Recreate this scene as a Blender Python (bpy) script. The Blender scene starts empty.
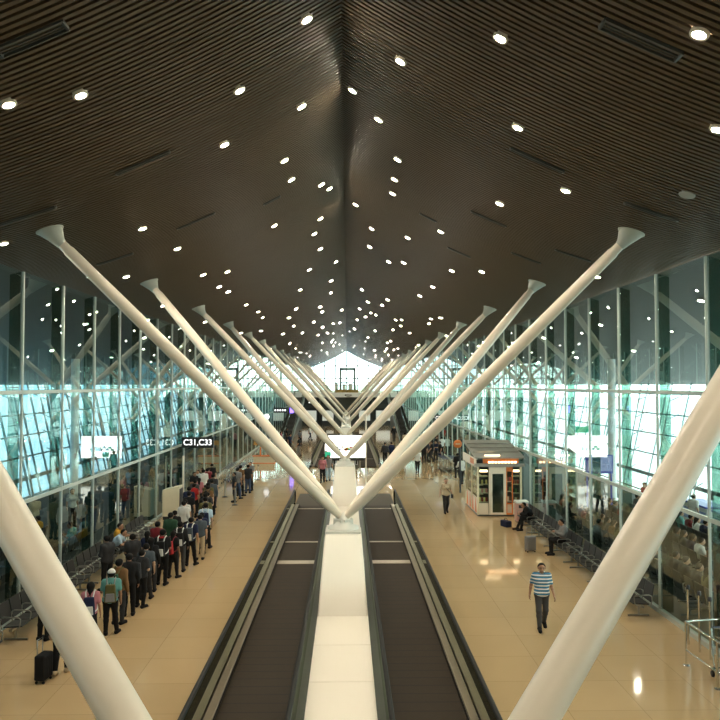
import bpy, bmesh, math, random
import numpy as np
from mathutils import Vector, Matrix, Euler

R = random.Random(7)
SC = bpy.context.scene
COL = SC.collection
PI = math.pi

# ------------------------------------------------------------------ camera
CAM = Vector((0.11, 0.0, 6.45))
FPX = 750.0
cam_d = bpy.data.cameras.new('camera')
cam_d.sensor_width = 36.0
cam_d.lens = 36.0 * FPX / 720.0
cam_d.clip_end = 1500
cam_d.clip_start = 0.05
cam = bpy.data.objects.new('camera', cam_d)
COL.objects.link(cam)
cam.location = CAM
cam.rotation_euler = Euler((PI / 2 + math.atan(25 / FPX), 0, -math.atan(13 / FPX)))
SC.camera = cam
CR = cam.rotation_euler.to_matrix()


def ray(px, py):
    return (CR @ Vector(((px - 360) / FPX, -(py - 360) / FPX, -1))).normalized()


def on_floor(px, py, z=0.0):
    d = ray(px, py)
    return CAM + d * ((z - CAM.z) / d.z)


# ------------------------------------------------------------------ roof shape
WX = 9.0            # glass wall distance
FX = 18.0           # foot of the outer facade
Y0, Y1 = 3.0, 155.0


def roof(x):
    x = abs(x)
    if x <= WX:
        return 13.47 - 0.62 * x + 0.0215 * x * x
    return roof(WX) - 0.285 * (x - WX)


def on_roof(px, py):
    d = ray(px, py)
    t0 = 4.0
    while t0 < 200:
        p = CAM + d * t0
        if p.z >= roof(p.x) - 0.03:
            return p
        t0 += 0.01 if t0 < 60 else 0.05
    return None


# ------------------------------------------------------------------ materials
MATS = {}


def mat(name, col, rough=0.5, metal=0.0, var=0.06, scale=6.0, emit=0.0, ecol=None, coat=0.0, spec=0.5):
    if name in MATS:
        return MATS[name]
    m = bpy.data.materials.new(name)
    m.use_nodes = True
    nt = m.node_tree
    b = nt.nodes['Principled BSDF']
    b.inputs['Roughness'].default_value = rough
    b.inputs['Metallic'].default_value = metal
    b.inputs['Specular IOR Level'].default_value = spec
    if coat:
        b.inputs['Coat Weight'].default_value = coat
    tc = nt.nodes.new('ShaderNodeTexCoord')
    nz = nt.nodes.new('ShaderNodeTexNoise')
    nz.inputs['Scale'].default_value = scale
    nz.inputs['Detail'].default_value = 3
    mx = nt.nodes.new('ShaderNodeMix')
    mx.data_type = 'RGBA'
    c = Vector(col[:3])
    mx.inputs[6].default_value = (*[max(0, v * (1 - var)) for v in c], 1)
    mx.inputs[7].default_value = (*[min(1, v * (1 + var)) for v in c], 1)
    nt.links.new(tc.outputs['Object'], nz.inputs['Vector'])
    nt.links.new(nz.outputs['Fac'], mx.inputs[0])
    nt.links.new(mx.outputs[2], b.inputs['Base Color'])
    if emit:
        b.inputs['Emission Color'].default_value = (*(ecol or col)[:3], 1)
        b.inputs['Emission Strength'].default_value = emit
    MATS[name] = m
    return m


def glass_mat(name, tint, ior=1.5, gain=1.5, base=0.02, gcol=(1, 1, 1), rough=0.0):
    m = bpy.data.materials.new(name)
    m.use_nodes = True
    nt = m.node_tree
    nt.nodes.remove(nt.nodes['Principled BSDF'])
    out = nt.nodes['Material Output']
    tr = nt.nodes.new('ShaderNodeBsdfTransparent')
    tr.inputs['Color'].default_value = (*tint, 1)
    gl = nt.nodes.new('ShaderNodeBsdfGlossy')
    gl.inputs['Color'].default_value = (*gcol, 1)
    gl.inputs['Roughness'].default_value = rough
    fr = nt.nodes.new('ShaderNodeFresnel')
    ge = nt.nodes.new('ShaderNodeNewGeometry')      # same reflectance from either side of a thin pane
    io = nt.nodes.new('ShaderNodeMath')
    io.operation = 'MULTIPLY_ADD'
    io.inputs[1].default_value = 1.0 / ior - ior
    io.inputs[2].default_value = ior
    nt.links.new(ge.outputs['Backfacing'], io.inputs[0])
    nt.links.new(io.outputs[0], fr.inputs['IOR'])
    ma = nt.nodes.new('ShaderNodeMath')
    ma.operation = 'MULTIPLY_ADD'
    ma.use_clamp = True
    ma.inputs[1].default_value = gain
    ma.inputs[2].default_value = base
    mx = nt.nodes.new('ShaderNodeMixShader')
    nt.links.new(fr.outputs[0], ma.inputs[0])
    nt.links.new(ma.outputs[0], mx.inputs[0])
    nt.links.new(tr.outputs[0], mx.inputs[1])
    nt.links.new(gl.outputs[0], mx.inputs[2])
    nt.links.new(mx.outputs[0], out.inputs['Surface'])
    MATS[name] = m
    return m


def nodes_of(m):
    return m.node_tree, m.node_tree.nodes['Principled BSDF']


def M_floor():
    m = mat('polished_stone_floor', (0.50, 0.365, 0.20), rough=0.07, var=0.10, scale=0.35, spec=0.5)
    nt, b = nodes_of(m)
    tc = nt.nodes.new('ShaderNodeTexCoord')
    br = nt.nodes.new('ShaderNodeTexBrick')
    br.offset = 0.0
    br.inputs['Scale'].default_value = 1.0
    br.inputs['Brick Width'].default_value = 1.5
    br.inputs['Row Height'].default_value = 1.5
    br.inputs['Mortar Size'].default_value = 0.006
    br.inputs['Color1'].default_value = (1, 1, 1, 1)
    br.inputs['Color2'].default_value = (0.94, 0.94, 0.93, 1)
    br.inputs['Mortar'].default_value = (0.6, 0.58, 0.55, 1)
    nt.links.new(tc.outputs['Object'], br.inputs['Vector'])
    src = b.inputs['Base Color'].links[0].from_socket
    mx = nt.nodes.new('ShaderNodeMix')
    mx.data_type = 'RGBA'
    mx.blend_type = 'MULTIPLY'
    mx.inputs[0].default_value = 1.0
    nt.links.new(src, mx.inputs[6])
    nt.links.new(br.outputs['Color'], mx.inputs[7])
    nt.links.new(mx.outputs[2], b.inputs['Base Color'])
    return m


def M_pallet():
    """dark ribbed pallets with thin joints every 42 cm"""
    m = mat('pallet_belt', (0.028, 0.019, 0.009), rough=0.6, metal=0.0, var=0.22, scale=1.2, spec=0.15)
    nt, b = nodes_of(m)
    tc = nt.nodes.new('ShaderNodeTexCoord')
    sep = nt.nodes.new('ShaderNodeSeparateXYZ')
    nt.links.new(tc.outputs['Object'], sep.inputs[0])

    def saw(sock, period, width):
        d = nt.nodes.new('ShaderNodeMath'); d.operation = 'DIVIDE'; d.inputs[1].default_value = period
        f = nt.nodes.new('ShaderNodeMath'); f.operation = 'FRACT'
        g = nt.nodes.new('ShaderNodeMath'); g.operation = 'GREATER_THAN'; g.inputs[1].default_value = width
        nt.links.new(sock, d.inputs[0]); nt.links.new(d.outputs[0], f.inputs[0]); nt.links.new(f.outputs[0], g.inputs[0])
        return g.outputs[0]
    j = saw(sep.outputs['Y'], 0.42, 0.09)
    r = saw(sep.outputs['X'], 0.02, 0.4)
    src = b.inputs['Base Color'].links[0].from_socket
    mx = nt.nodes.new('ShaderNodeMix'); mx.data_type = 'RGBA'
    mx.inputs[6].default_value = (0.012, 0.010, 0.008, 1)
    nt.links.new(j, mx.inputs[0]); nt.links.new(src, mx.inputs[7])
    nt.links.new(mx.outputs[2], b.inputs['Base Color'])
    bp = nt.nodes.new('ShaderNodeBump'); bp.inputs['Distance'].default_value = 0.006
    nt.links.new(r, bp.inputs['Height']); nt.links.new(bp.outputs[0], b.inputs['Normal'])
    return m


def M_stripe():
    m = mat('striped_jersey', (0.62, 0.70, 0.74), rough=0.8, var=0.04)
    nt, b = nodes_of(m)
    tc = nt.nodes.new('ShaderNodeTexCoord')
    sep = nt.nodes.new('ShaderNodeSeparateXYZ')
    nt.links.new(tc.outputs['Object'], sep.inputs[0])
    d = nt.nodes.new('ShaderNodeMath'); d.operation = 'DIVIDE'; d.inputs[1].default_value = 0.088
    f = nt.nodes.new('ShaderNodeMath'); f.operation = 'FRACT'
    cr = nt.nodes.new('ShaderNodeValToRGB')
    cr.color_ramp.interpolation = 'CONSTANT'
    e = cr.color_ramp.elements
    e[0].position = 0; e[0].color = (0.80, 0.84, 0.84, 1)
    e[1].position = 0.42; e[1].color = (0.015, 0.03, 0.06, 1)
    x = e.new(0.56); x.color = (0.06, 0.26, 0.45, 1)
    x = e.new(0.84); x.color = (0.015, 0.03, 0.06, 1)
    nt.links.new(sep.outputs['Z'], d.inputs[0]); nt.links.new(d.outputs[0], f.inputs[0])
    nt.links.new(f.outputs[0], cr.inputs[0]); nt.links.new(cr.outputs[0], b.inputs['Base Color'])
    return m


floor_m = M_floor()
pallet_m = M_pallet()
stripe_m = M_stripe()
slat_m = mat('slat_aluminium_brown', (0.086, 0.063, 0.039), rough=0.42, metal=0.35, var=0.12, scale=0.6)
void_m = mat('ceiling_void_black', (0.006, 0.006, 0.005), rough=0.9)
lounge_ceil_m = mat('lounge_ceiling_brown', (0.075, 0.068, 0.055), rough=0.5)
white_m = mat('cream_white_paint', (0.76, 0.69, 0.57), rough=0.32, var=0.02, scale=1.0)
plinth_m = mat('white_composite_panel', (0.87, 0.83, 0.72), rough=0.28, var=0.02, scale=0.8)
joint_m = mat('panel_joint_grey', (0.32, 0.30, 0.26), rough=0.6)
node_m = mat('white_steel_node', (0.74, 0.73, 0.66), rough=0.3, var=0.03)
plate_m = mat('plate_grey_green', (0.46, 0.49, 0.43), 0.45)
steel_m = mat('brushed_steel', (0.36, 0.35, 0.31), rough=0.32, metal=1.0, var=0.08)
chrome_m = mat('polished_chrome', (0.70, 0.70, 0.67), rough=0.15, metal=1.0, var=0.04)
alu_m = mat('pale_green_aluminium', (0.50, 0.56, 0.52), rough=0.35, metal=0.35, var=0.05)
deck_tan_m = mat('deck_tan_aluminium', (0.34, 0.30, 0.22), rough=0.35, metal=0.6, var=0.1)
deck_dark_m = mat('deck_dark_aluminium', (0.045, 0.048, 0.036), rough=0.35, metal=0.5, var=0.15)
deck_green_m = mat('deck_green_grey', (0.085, 0.105, 0.085), rough=0.3, metal=0.4, var=0.1)
rubber_m = mat('black_rubber', (0.006, 0.006, 0.005), rough=0.6, spec=0.2)
black_m = mat('black_plastic', (0.012, 0.012, 0.012), rough=0.45)
seat_m = mat('black_seat_mesh', (0.014, 0.014, 0.013), rough=0.55)
facade_m = mat('facade_grey_steel', (0.23, 0.30, 0.31), rough=0.45, metal=0.2)
pillar_m = mat('lounge_pillar_white', (0.80, 0.84, 0.83), rough=0.4)
orange_m = mat('orange_laminate', (0.72, 0.21, 0.05), rough=0.45)
counter_m = mat('counter_cream', (0.72, 0.66, 0.48), rough=0.4)
grey_m = mat('mid_grey_plastic', (0.30, 0.30, 0.27), rough=0.5)
dgrey_m = mat('dark_grey_panel', (0.05, 0.055, 0.05), rough=0.4)
blue_m = mat('desk_blue', (0.05, 0.07, 0.42), rough=0.4)
pblue_m = mat('belt_pale_blue', (0.22, 0.30, 0.60), rough=0.4)
lav_m = mat('desk_lavender', (0.36, 0.40, 0.72), rough=0.4)
fascia_m = mat('bridge_fascia_white', (0.70, 0.74, 0.70), rough=0.45)
shop_m = mat('shop_dark_front', (0.030, 0.032, 0.034), rough=0.4)
wood_m = mat('honey_wood', (0.50, 0.26, 0.06), rough=0.45, var=0.2)
pink_m = mat('bin_pink_panel', (0.60, 0.36, 0.30), rough=0.5)
apron_m = mat('apron_concrete', (0.62, 0.62, 0.60), rough=0.9, var=0.08, scale=0.05)
lens_m = mat('downlight_glow', (1, 0.95, 0.85), emit=530.0, ecol=(1.0, 0.88, 0.68))
lens_far_m = lens_m
board_m = mat('billboard_lit_white', (0.9, 0.9, 0.88), emit=2.6, ecol=(1.0, 0.99, 0.94))
kiosk_glow_m = mat('kiosk_strip_glow', (1, 0.8, 0.5), emit=3.4, ecol=(1.0, 0.72, 0.40))
sign_white_m = mat('sign_lettering_white', (0.9, 0.9, 0.9), emit=1.0, ecol=(1, 1, 1))
sign_black_m = mat('sign_face_black', (0.008, 0.010, 0.010), rough=0.35)
sign_green_m = mat('exit_sign_green', (0.02, 0.30, 0.15), emit=0.35, ecol=(0.02, 0.55, 0.32))
purple_m = mat('violet_screen_glow', (0.15, 0.1, 0.8), emit=2.0, ecol=(0.25, 0.15, 1.0))
panel_m = mat('lounge_screen_glow', (0.7, 0.9, 0.8), emit=1.6, ecol=(0.78, 1.0, 0.86))
glass_in = glass_mat('hall_glass', (0.77, 0.88, 0.85), ior=1.55, gain=1.25, base=0.03, gcol=(0.86, 0.97, 0.92))
glass_fin = glass_mat('glass_fin_green', (0.34, 0.50, 0.44), ior=1.5, gain=1.0, base=0.03, gcol=(0.8, 1, 0.93))
glass_out = glass_mat('facade_glass', (0.80, 0.95, 0.95), ior=1.45, gain=1.0, base=0.0)
glass_bal = glass_mat('balustrade_glass_dark', (0.20, 0.21, 0.16), ior=1.5, gain=1.2, base=0.03, gcol=(0.7, 0.75, 0.65))
glass_kiosk = glass_mat('kiosk_glass', (0.85, 0.92, 0.88), ior=1.45, gain=1.0, base=0.02)
glass_door = glass_mat('kiosk_door_glass', (0.30, 0.42, 0.36), ior=1.5, gain=1.5, base=0.25, gcol=(0.6, 0.8, 0.72), rough=0.15)


# ------------------------------------------------------------------ tags
def tag(o, label=None, cat=None, group=None, kind=None):
    if label:
        o['label'] = label
    if cat:
        o['category'] = cat
    if group:
        o['group'] = group
    if kind:
        o['kind'] = kind
    return o


def thing(name, label, cat, loc=(0, 0, 0), rz=0.0, group=None):
    o = bpy.data.objects.new(name, None)
    o.empty_display_size = 0.1
    COL.objects.link(o)
    o.location = loc
    o.rotation_euler = (0, 0, rz)
    return tag(o, label, cat, group)


KIDS = {}


def link(name, me, parent=None, loc=(0, 0, 0), rot=(0, 0, 0)):
    o = bpy.data.objects.new(name, me)
    COL.objects.link(o)
    o.location = loc
    o.rotation_euler = rot
    if parent is not None:
        o.parent = parent
        KIDS.setdefault(parent.name, []).append(o)
    return o


def copy_tree(o, parent=None):
    c = o.copy()
    COL.objects.link(c)
    if parent is not None:
        c.parent = parent
        KIDS.setdefault(parent.name, []).append(c)
    for ch in list(KIDS.get(o.name, [])):
        copy_tree(ch, c)
    return c


def copy_thing(o, loc, rz=0.0, label=None, group=None):
    c = copy_tree(o)
    c.location = loc
    c.rotation_euler = (0, 0, rz)
    if label:
        c['label'] = label
    if group:
        c['group'] = group
    return c


# ------------------------------------------------------------------ mesh builder
class MB:
    def __init__(s):
        s.v, s.f, s.mi, s.sm = [], [], [], []

    def add(s, vs, fs, mi=0, smooth=False):
        b = len(s.v)
        s.v += [tuple(v) for v in vs]
        for f in fs:
            s.f.append(tuple(b + i for i in f))
            s.mi.append(mi)
            s.sm.append(smooth)
        return s

    def box(s, c, d, mi=0, rot=None, taper=None):
        """c centre, d full size; taper scales the top face in x and y"""
        hx, hy, hz = d[0] / 2, d[1] / 2, d[2] / 2
        tx, ty = taper or (1, 1)
        vs = [(-hx, -hy, -hz), (hx, -hy, -hz), (hx, hy, -hz), (-hx, hy, -hz),
              (-hx * tx, -hy * ty, hz), (hx * tx, -hy * ty, hz), (hx * tx, hy * ty, hz), (-hx * tx, hy * ty, hz)]
        mtx = Matrix.Identity(3) if rot is None else (rot if isinstance(rot, Matrix) else Euler(rot).to_matrix())
        vs = [mtx @ Vector(v) + Vector(c) for v in vs]
        return s.add(vs, [(3, 2, 1, 0), (4, 5, 6, 7), (0, 1, 5, 4), (1, 2, 6, 5), (2, 3, 7, 6), (3, 0, 4, 7)], mi)

    def beam(s, a, b, w, h, mi=0):
        """rectangular bar from a to b, w across, h in the other direction"""
        a, b = Vector(a), Vector(b)
        t = (b - a)
        L = t.length
        t.normalize()
        up = Vector((0, 0, 1)) if abs(t.z) < 0.95 else Vector((0, 1, 0))
        x = t.cross(up).normalized()
        y = x.cross(t).normalized()
        m = Matrix((x, t, y)).transposed()
        return s.box((a + b) / 2, (w, L, h), mi, m)

    def tube(s, pts, r, n=10, mi=0, caps=True, smooth=True):
        pts = [Vector(p) for p in pts]
        rs = list(r) if isinstance(r, (list, tuple)) else [r] * len(pts)
        vs, fs = [], []
        ref = None
        for i, p in enumerate(pts):
            if i == 0:
                t = pts[1] - p
            elif i == len(pts) - 1:
                t = p - pts[i - 1]
            else:
                t = (pts[i + 1] - p).normalized() + (p - pts[i - 1]).normalized()
            t.normalize()
            if ref is None:
                ref = Vector((0, 0, 1)) if abs(t.z) < 0.9 else Vector((1, 0, 0))
            x = (ref - t * ref.dot(t)).normalized()
            y = t.cross(x)
            ref = x
            for k in range(n):
                a = 2 * PI * k / n
                vs.append(p + (x * math.cos(a) + y * math.sin(a)) * rs[i])
        for i in range(len(pts) - 1):
            for k in range(n):
                k2 = (k + 1) % n
                fs.append((i * n + k, i * n + k2, (i + 1) * n + k2, (i + 1) * n + k))
        s.add(vs, fs, mi, smooth)
        if caps:
            s.add(vs[:n], [tuple(reversed(range(n)))], mi)
            s.add(vs[-n:], [tuple(range(n))], mi)
        return s

    def lathe(s, prof, c=(0, 0, 0), n=20, mi=0, smooth=True, sx=1.0, sy=1.0, rot=None, caps=True):
        c = Vector(c)
        mtx = Matrix.Identity(3) if rot is None else (rot if isinstance(rot, Matrix) else Euler(rot).to_matrix())
        vs, fs = [], []
        for (r, z) in prof:
            for k in range(n):
                a = 2 * PI * k / n
                vs.append(c + mtx @ Vector((r * math.cos(a) * sx, r * math.sin(a) * sy, z)))
        for i in range(len(prof) - 1):
            for k in range(n):
                k2 = (k + 1) % n
                fs.append((i * n + k, i * n + k2, (i + 1) * n + k2, (i + 1) * n + k))
        s.add(vs, fs, mi, smooth)
        if caps and prof[0][0] > 1e-4:
            s.add(vs[:n], [tuple(reversed(range(n)))], mi)
        if caps and prof[-1][0] > 1e-4:
            s.add(vs[-n:], [tuple(range(n))], mi)
        return s

    def quad(s, a, b, c, d, mi=0):
        return s.add([a, b, c, d], [(0, 1, 2, 3)], mi)

    def mesh(s, name, mats, bevel=0.0, seg=2):
        me = bpy.data.meshes.new(name)
        me.from_pydata(s.v, [], s.f)
        for m in (mats if isinstance(mats, (list, tuple)) else [mats]):
            me.materials.append(m)
        me.polygons.foreach_set('material_index', s.mi)
        me.polygons.foreach_set('use_smooth', s.sm)
        if bevel:
            bm = bmesh.new()
            bm.from_mesh(me)
            bmesh.ops.remove_doubles(bm, verts=bm.verts, dist=1e-5)
            es = [e for e in bm.edges if len(e.link_faces) == 2 and e.calc_face_angle(0) > 0.6]
            bmesh.ops.bevel(bm, geom=es, offset=bevel, segments=seg, profile=0.6, affect='EDGES', clamp_overlap=True)
            bm.to_mesh(me)
            bm.free()
        me.update()
        return me

    def build(s, name, mats, parent=None, loc=(0, 0, 0), rot=(0, 0, 0), bevel=0.0, seg=2):
        return link(name, s.mesh(name, mats, bevel, seg), parent, loc, rot)


def np_mesh(name, V, Q, mats, smooth=False, mi=None):
    me = bpy.data.meshes.new(name)
    n, q = len(V), len(Q)
    me.vertices.add(n)
    me.vertices.foreach_set('co', np.ascontiguousarray(V, dtype=np.float32).ravel())
    me.loops.add(q * 4)
    me.loops.foreach_set('vertex_index', np.ascontiguousarray(Q, dtype=np.int32).ravel())
    me.polygons.add(q)
    me.polygons.foreach_set('loop_start', np.arange(0, q * 4, 4, dtype=np.int32))
    me.polygons.foreach_set('use_smooth', np.full(q, smooth, dtype=bool))
    for m in mats:
        me.materials.append(m)
    if mi is not None:
        me.polygons.foreach_set('material_index', np.asarray(mi, dtype=np.int32))
    me.update(calc_edges=True)
    me.validate()
    return me


def text_mesh(txt, size, m, depth=0.01, bold=0.0):
    cu = bpy.data.curves.new('lettering', 'FONT')
    cu.body = txt
    cu.size = size
    cu.extrude = depth
    cu.offset = bold
    cu.align_x = 'CENTER'
    cu.align_y = 'CENTER'
    o = bpy.data.objects.new('lettering_source', cu)
    COL.objects.link(o)
    bpy.context.view_layer.update()
    me = bpy.data.meshes.new_from_object(o.evaluated_get(bpy.context.evaluated_depsgraph_get()))
    bpy.data.objects.remove(o)
    me.materials.clear()
    me.materials.append(m)
    return me


# ------------------------------------------------------------------ setting: floor, apron, ceiling
fl = MB()
fl.box((0, 78, -0.1), (2 * FX + 0.4, 166, 0.2))
tag(fl.build('floor', floor_m), kind='structure')
ap = MB()
ap.box((225, 200, -4.2), (450, 900, 0.2))
tag(ap.build('ground', apron_m), kind='structure')
ap = MB()
ap.box((-225, 200, -4.2), (450, 900, 0.2))
tag(ap.build('ground', mat('apron_blue_asphalt', (0.20, 0.30, 0.35), 0.9, var=0.25, scale=0.05)), kind='structure')  # dimmer, bluer daylight of this side put into the ground colour

bk = MB().box((0, -3.3, 6.9), (2 * FX + 3.4, 0.2, 13.8))  # unseen closing wall, added to block sky light from behind the camera
tag(bk.build('wall_front', mat('rear_wall_beige', (0.42, 0.36, 0.27), 0.6)), kind='structure')

# ceiling: black void deck plus curved aluminium slats running down both slopes
xs = np.linspace(0.0, WX, 19)
zs = np.array([roof(x) for x in xs])
V, Q, MI = [], [], []


def add_strip(px, py0, py1, pz, mi):
    """surface along the slope between two Y values"""
    b = len(V)
    for x, z in zip(px, pz):
        V.append((x, py0, z)); V.append((x, py1, z))
    for i in range(len(px) - 1):
        Q.append((b + 2 * i, b + 2 * i + 1, b + 2 * i + 3, b + 2 * i + 2)); MI.append(mi)


for sx in (-1, 1):
    add_strip(sx * xs, Y0 - 6, Y1 + 0.2, zs + 0.16, 1)
    xo = np.linspace(WX, FX + 2.2, 6)
    add_strip(sx * xo, Y0 - 6, Y1 + 0.2, np.array([roof(x) for x in xo]) + 0.02, 2)
pitch, wid, dep = 0.145, 0.080, 0.07
ny = int((Y1 - Y0) / pitch)
for sx in (-1, 1):
    px = sx * xs
    for k in range(ny):
        y = Y0 + k * pitch
        b = len(V)
        for x, z in zip(px, zs):
            V += [(x, y, z + dep), (x, y, z), (x, y + wid, z), (x, y + wid, z + dep)]
        for i in range(len(px) - 1):
            o = b + 4 * i
            Q += [(o, o + 1, o + 5, o + 4), (o + 1, o + 2, o + 6, o + 5), (o + 2, o + 3, o + 7, o + 6)]
            MI += [0, 0, 0]
ceil = link('ceiling', np_mesh('ceiling', np.array(V), np.array(Q), [slat_m, void_m, lounge_ceil_m], mi=MI))
tag(ceil, kind='structure')

# ------------------------------------------------------------------ setting: glass walls of the hall
ZT = roof(WX)
wn = [0]


def wname():
    wn[0] += 1
    return 'window_%d' % wn[0]


BAY = 3.0
pane = MB()
for z0, z1 in ((0.12, 3.10), (3.20, 6.20), (6.30, ZT)):
    pane.quad((0, 0.04, z0), (0, BAY - 0.04, z0), (0, BAY - 0.04, z1), (0, 0.04, z1))
pane_me = pane.mesh('glass_pane', glass_in)
post = MB().box((0, 0, ZT / 2), (0.05, 0.075, ZT)).mesh('mullion', alu_m)
finm = {}
for sx in (-1, 1):
    finm[sx] = MB().box((sx * 0.21, 0, ZT / 2), (0.30, 0.03, ZT)).mesh('glass_fin', glass_fin)
tr = MB().box((0, BAY / 2, 0), (0.08, BAY - 0.08, 0.10)).mesh('transom', alu_m)
sill = MB().box((0, BAY / 2, 0.06), (0.14, BAY - 0.08, 0.12)).mesh('sill_rail', alu_m)
for sx, ph in ((-1, 3.16), (1, 3.32)):
    y = ph
    while y < Y1 - BAY:
        w = link(wname(), pane_me, None, (sx * WX, y, 0))
        tag(w, kind='structure')
        link('mullion', post, w, (-sx * 0.02, 0, 0))
        link('glass_fin', finm[sx], w)
        link('transom', tr, w, (0, 0, 3.15))
        link('transom', tr, w, (0, 0, 6.25))
        link('sill_rail', sill, w)
        y += BAY

# outer facade, leaning outward, 9 m bays
LEAN = 0.235
ZF = roof(FX + 1.55)


def fpt(sx, y, z):
    return Vector((sx * (FX + LEAN * z), y, z))


for sx in (-1, 1):
    gl = MB()
    gl.quad((sx * FX, 0, 0), (sx * FX, 9, 0), (sx * (FX + LEAN * ZF), 9, ZF), (sx * (FX + LEAN * ZF), 0, ZF))
    gl_me = gl.mesh('facade_pane', glass_out)
    fr = MB()
    for k in range(6):
        yy = k * 1.5
        if sx > 0 and k % 2:
            continue
        fr.beam(fpt(sx, yy, 0), fpt(sx, yy, ZF), 0.09 if sx < 0 else 0.06, 0.12 if sx < 0 else 0.06)
    for z in (0.1, 1.1, 2.3, 3.5, 4.7, 5.9):
        fr.beam(fpt(sx, 0, z), fpt(sx, 9, z), 0.10 if sx < 0 else 0.06, 0.08 if z != 1.1 else 0.22)
    fr_me = fr.mesh('facade_grid', facade_m)
    ru = MB()
    # inner raking truss ribs
    for k in (0, 3):
        yy = k * 1.5 + 0.75
        a, b = Vector((sx * (FX - 0.5), yy, 0.0)), Vector((sx * (FX + LEAN * ZF - 0.75), yy, ZF))
        ru.tube([a, b], 0.075 if sx < 0 else 0.04, 8)
        for q in range(1, 6):
            p = a.lerp(b, q / 6)
            ru.tube([p, fpt(sx, yy, p.z + 0.35)], 0.03, 6)
    ru_me = ru.mesh('raking_rib', facade_m)
    y = -3.0
    while y < Y1 - 6:
        w = link(wname(), gl_me, None, (0, y, 0))
        tag(w, kind='structure')
        link('facade_grid', fr_me, w)
        link('raking_rib', ru_me, w)
        y += 9

# far gable: glazed end wall
gw = MB()
gp = [(-WX, 0.0), (WX, 0.0)] + [(x, roof(x)) for x in np.linspace(WX, -WX, 13)]
gw.add([(x, Y1, z) for x, z in gp], [tuple(range(len(gp)))])
gable = gw.build(wname(), glass_out)
tag(gable, kind='structure')
gm = MB()
for x in np.linspace(-WX, WX, 9):
    gm.box((x, Y1 - 0.15, roof(x) / 2), (0.24, 0.2, roof(x)))
for z in (5.2, 7.8, 10.4):
    xx = WX if z < 9.6 else 5.4
    gm.box((0, Y1 - 0.15, z), (2 * xx, 0.2, 0.22))
gm.build('gable_frame', alu_m, gable)

# ------------------------------------------------------------------ tree columns
ARM_T = Vector((6.84, 4.5, roof(6.84) - 0.30))
NZ = 2.47
cn = Vector((6.84, 0, 0))
slope = -(0.62 - 0.043 * 6.84)


def make_column():
    root = thing('tree_column', 'x', 'column', (0, 0, 0))
    ped = MB()
    ped.box((0, 0, 1.06), (1.40, 4.6, 2.12), taper=(0.765, 0.26))
    ped.build('pedestal', plinth_m, root, bevel=0.05, seg=3)
    bp = MB()
    bp.box((0, 0, 2.15), (1.02, 1.1, 0.07))
    bp.lathe([(0.46, 2.18), (0.46, 2.25), (0.30, 2.30), (0.24, 2.42)], n=28)
    bp.build('base_plate', node_m, root)
    nd = MB()
    nd.lathe([(0.0, 2.26), (0.22, 2.28), (0.22, 2.42), (0.19, 2.58), (0.0, 2.66)], n=20)
    for sx in (-1, 1):
        for sy in (-1, 1):
            nd.box((sx * 0.16, sy * 0.15, 2.34), (0.05, 0.30, 0.26), rot=(0, 0, sx * sy * 0.9))
    nd.build('node', node_m, root)
    for sx in (-1, 1):
        for sy in (-1, 1):
            a = Vector((sx * 0.05, sy * 0.04, NZ + 0.02))
            b = Vector((sx * ARM_T.x, sy * ARM_T.y, ARM_T.z))
            am = MB()
            ts = [0, 0.02, 0.06, 0.2, 0.5, 0.8, 0.965, 0.972, 1.0]
            rr = [0.085, 0.105, 0.142, 0.155, 0.162, 0.152, 0.137, 0.118, 0.112]
            am.tube([a.lerp(b, t) for t in ts], rr, n=20)
            arm = am.build('arm', white_m, root)
            # flared fixing plate lying under the slats
            pm = MB()
            th = math.atan(slope) * -1
            rot = Euler((0, 0, 0)).to_matrix()
            ry = Matrix.Rotation(-math.atan(slope) * sx, 3, 'Y')
            c = Vector((sx * (ARM_T.x + 0.16), sy * (ARM_T.y + 0.02), roof(ARM_T.x + 0.16) - 0.05))
            pm.lathe([(0.315, 0.0), (0.33, 0.02), (0.33, 0.045)], c, n=28, rot=ry, sx=1.0, sy=0.8)
            # horn between arm head and plate
            n = 16
            d = (b - a).normalized()
            pts = []
            x = Vector((1, 0, 0)); x = (x - d * x.dot(d)).normalized()
            yv = Vector((0, 1, 0)); yv = (yv - d * yv.dot(d) - x * yv.dot(x)).normalized()
            for t in (0, 0.3, 0.65, 1.0):
                e = t ** 3
                for k in range(n):
                    ang = 2 * PI * k / n
                    p0 = b - d * 0.14 + (x * math.cos(ang) + yv * math.sin(ang)) * 0.13
                    p1 = c + ry @ Vector((0.305 * math.cos(ang), 0.244 * math.sin(ang), 0.01))
                    q = p0.lerp(p1, e)
                    q += d * (0.14 * t * (1 - t))
                    pts.append(q)
            fs = []
            for i in range(3):
                for k in range(n):
                    k2 = (k + 1) % n
                    fs.append((i * n + k, i * n + k2, (i + 1) * n + k2, (i + 1) * n + k))
            pm.add(pts, fs, 0, True)
            pm.build('fixing_plate', plate_m, arm)
    return root


col_names = ['nearest white tree column, mostly below the frame, two thick arms crossing the corners',
             'white four-armed tree column on a tall pedestal between the dark walkways, first fully seen',
             'white four-armed tree column with its pedestal before the lit white billboard',
             'white four-armed tree column rising just behind the white billboard',
             'fifth white tree column along the hall, between the far walkways',
             'sixth white tree column along the hall, far down the centre line',
             'seventh white tree column along the hall, close to the cross bridge',
             'eighth white tree column along the hall, beside the bridge front']
c0 = make_column()
for k, lb in enumerate(col_names):
    o = c0 if k == 0 else copy_tree(c0)
    o.location = (0, 4.5 + 18 * k, 0)
    o['label'] = lb
    o['group'] = 'tree columns down the middle of the hall'

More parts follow.
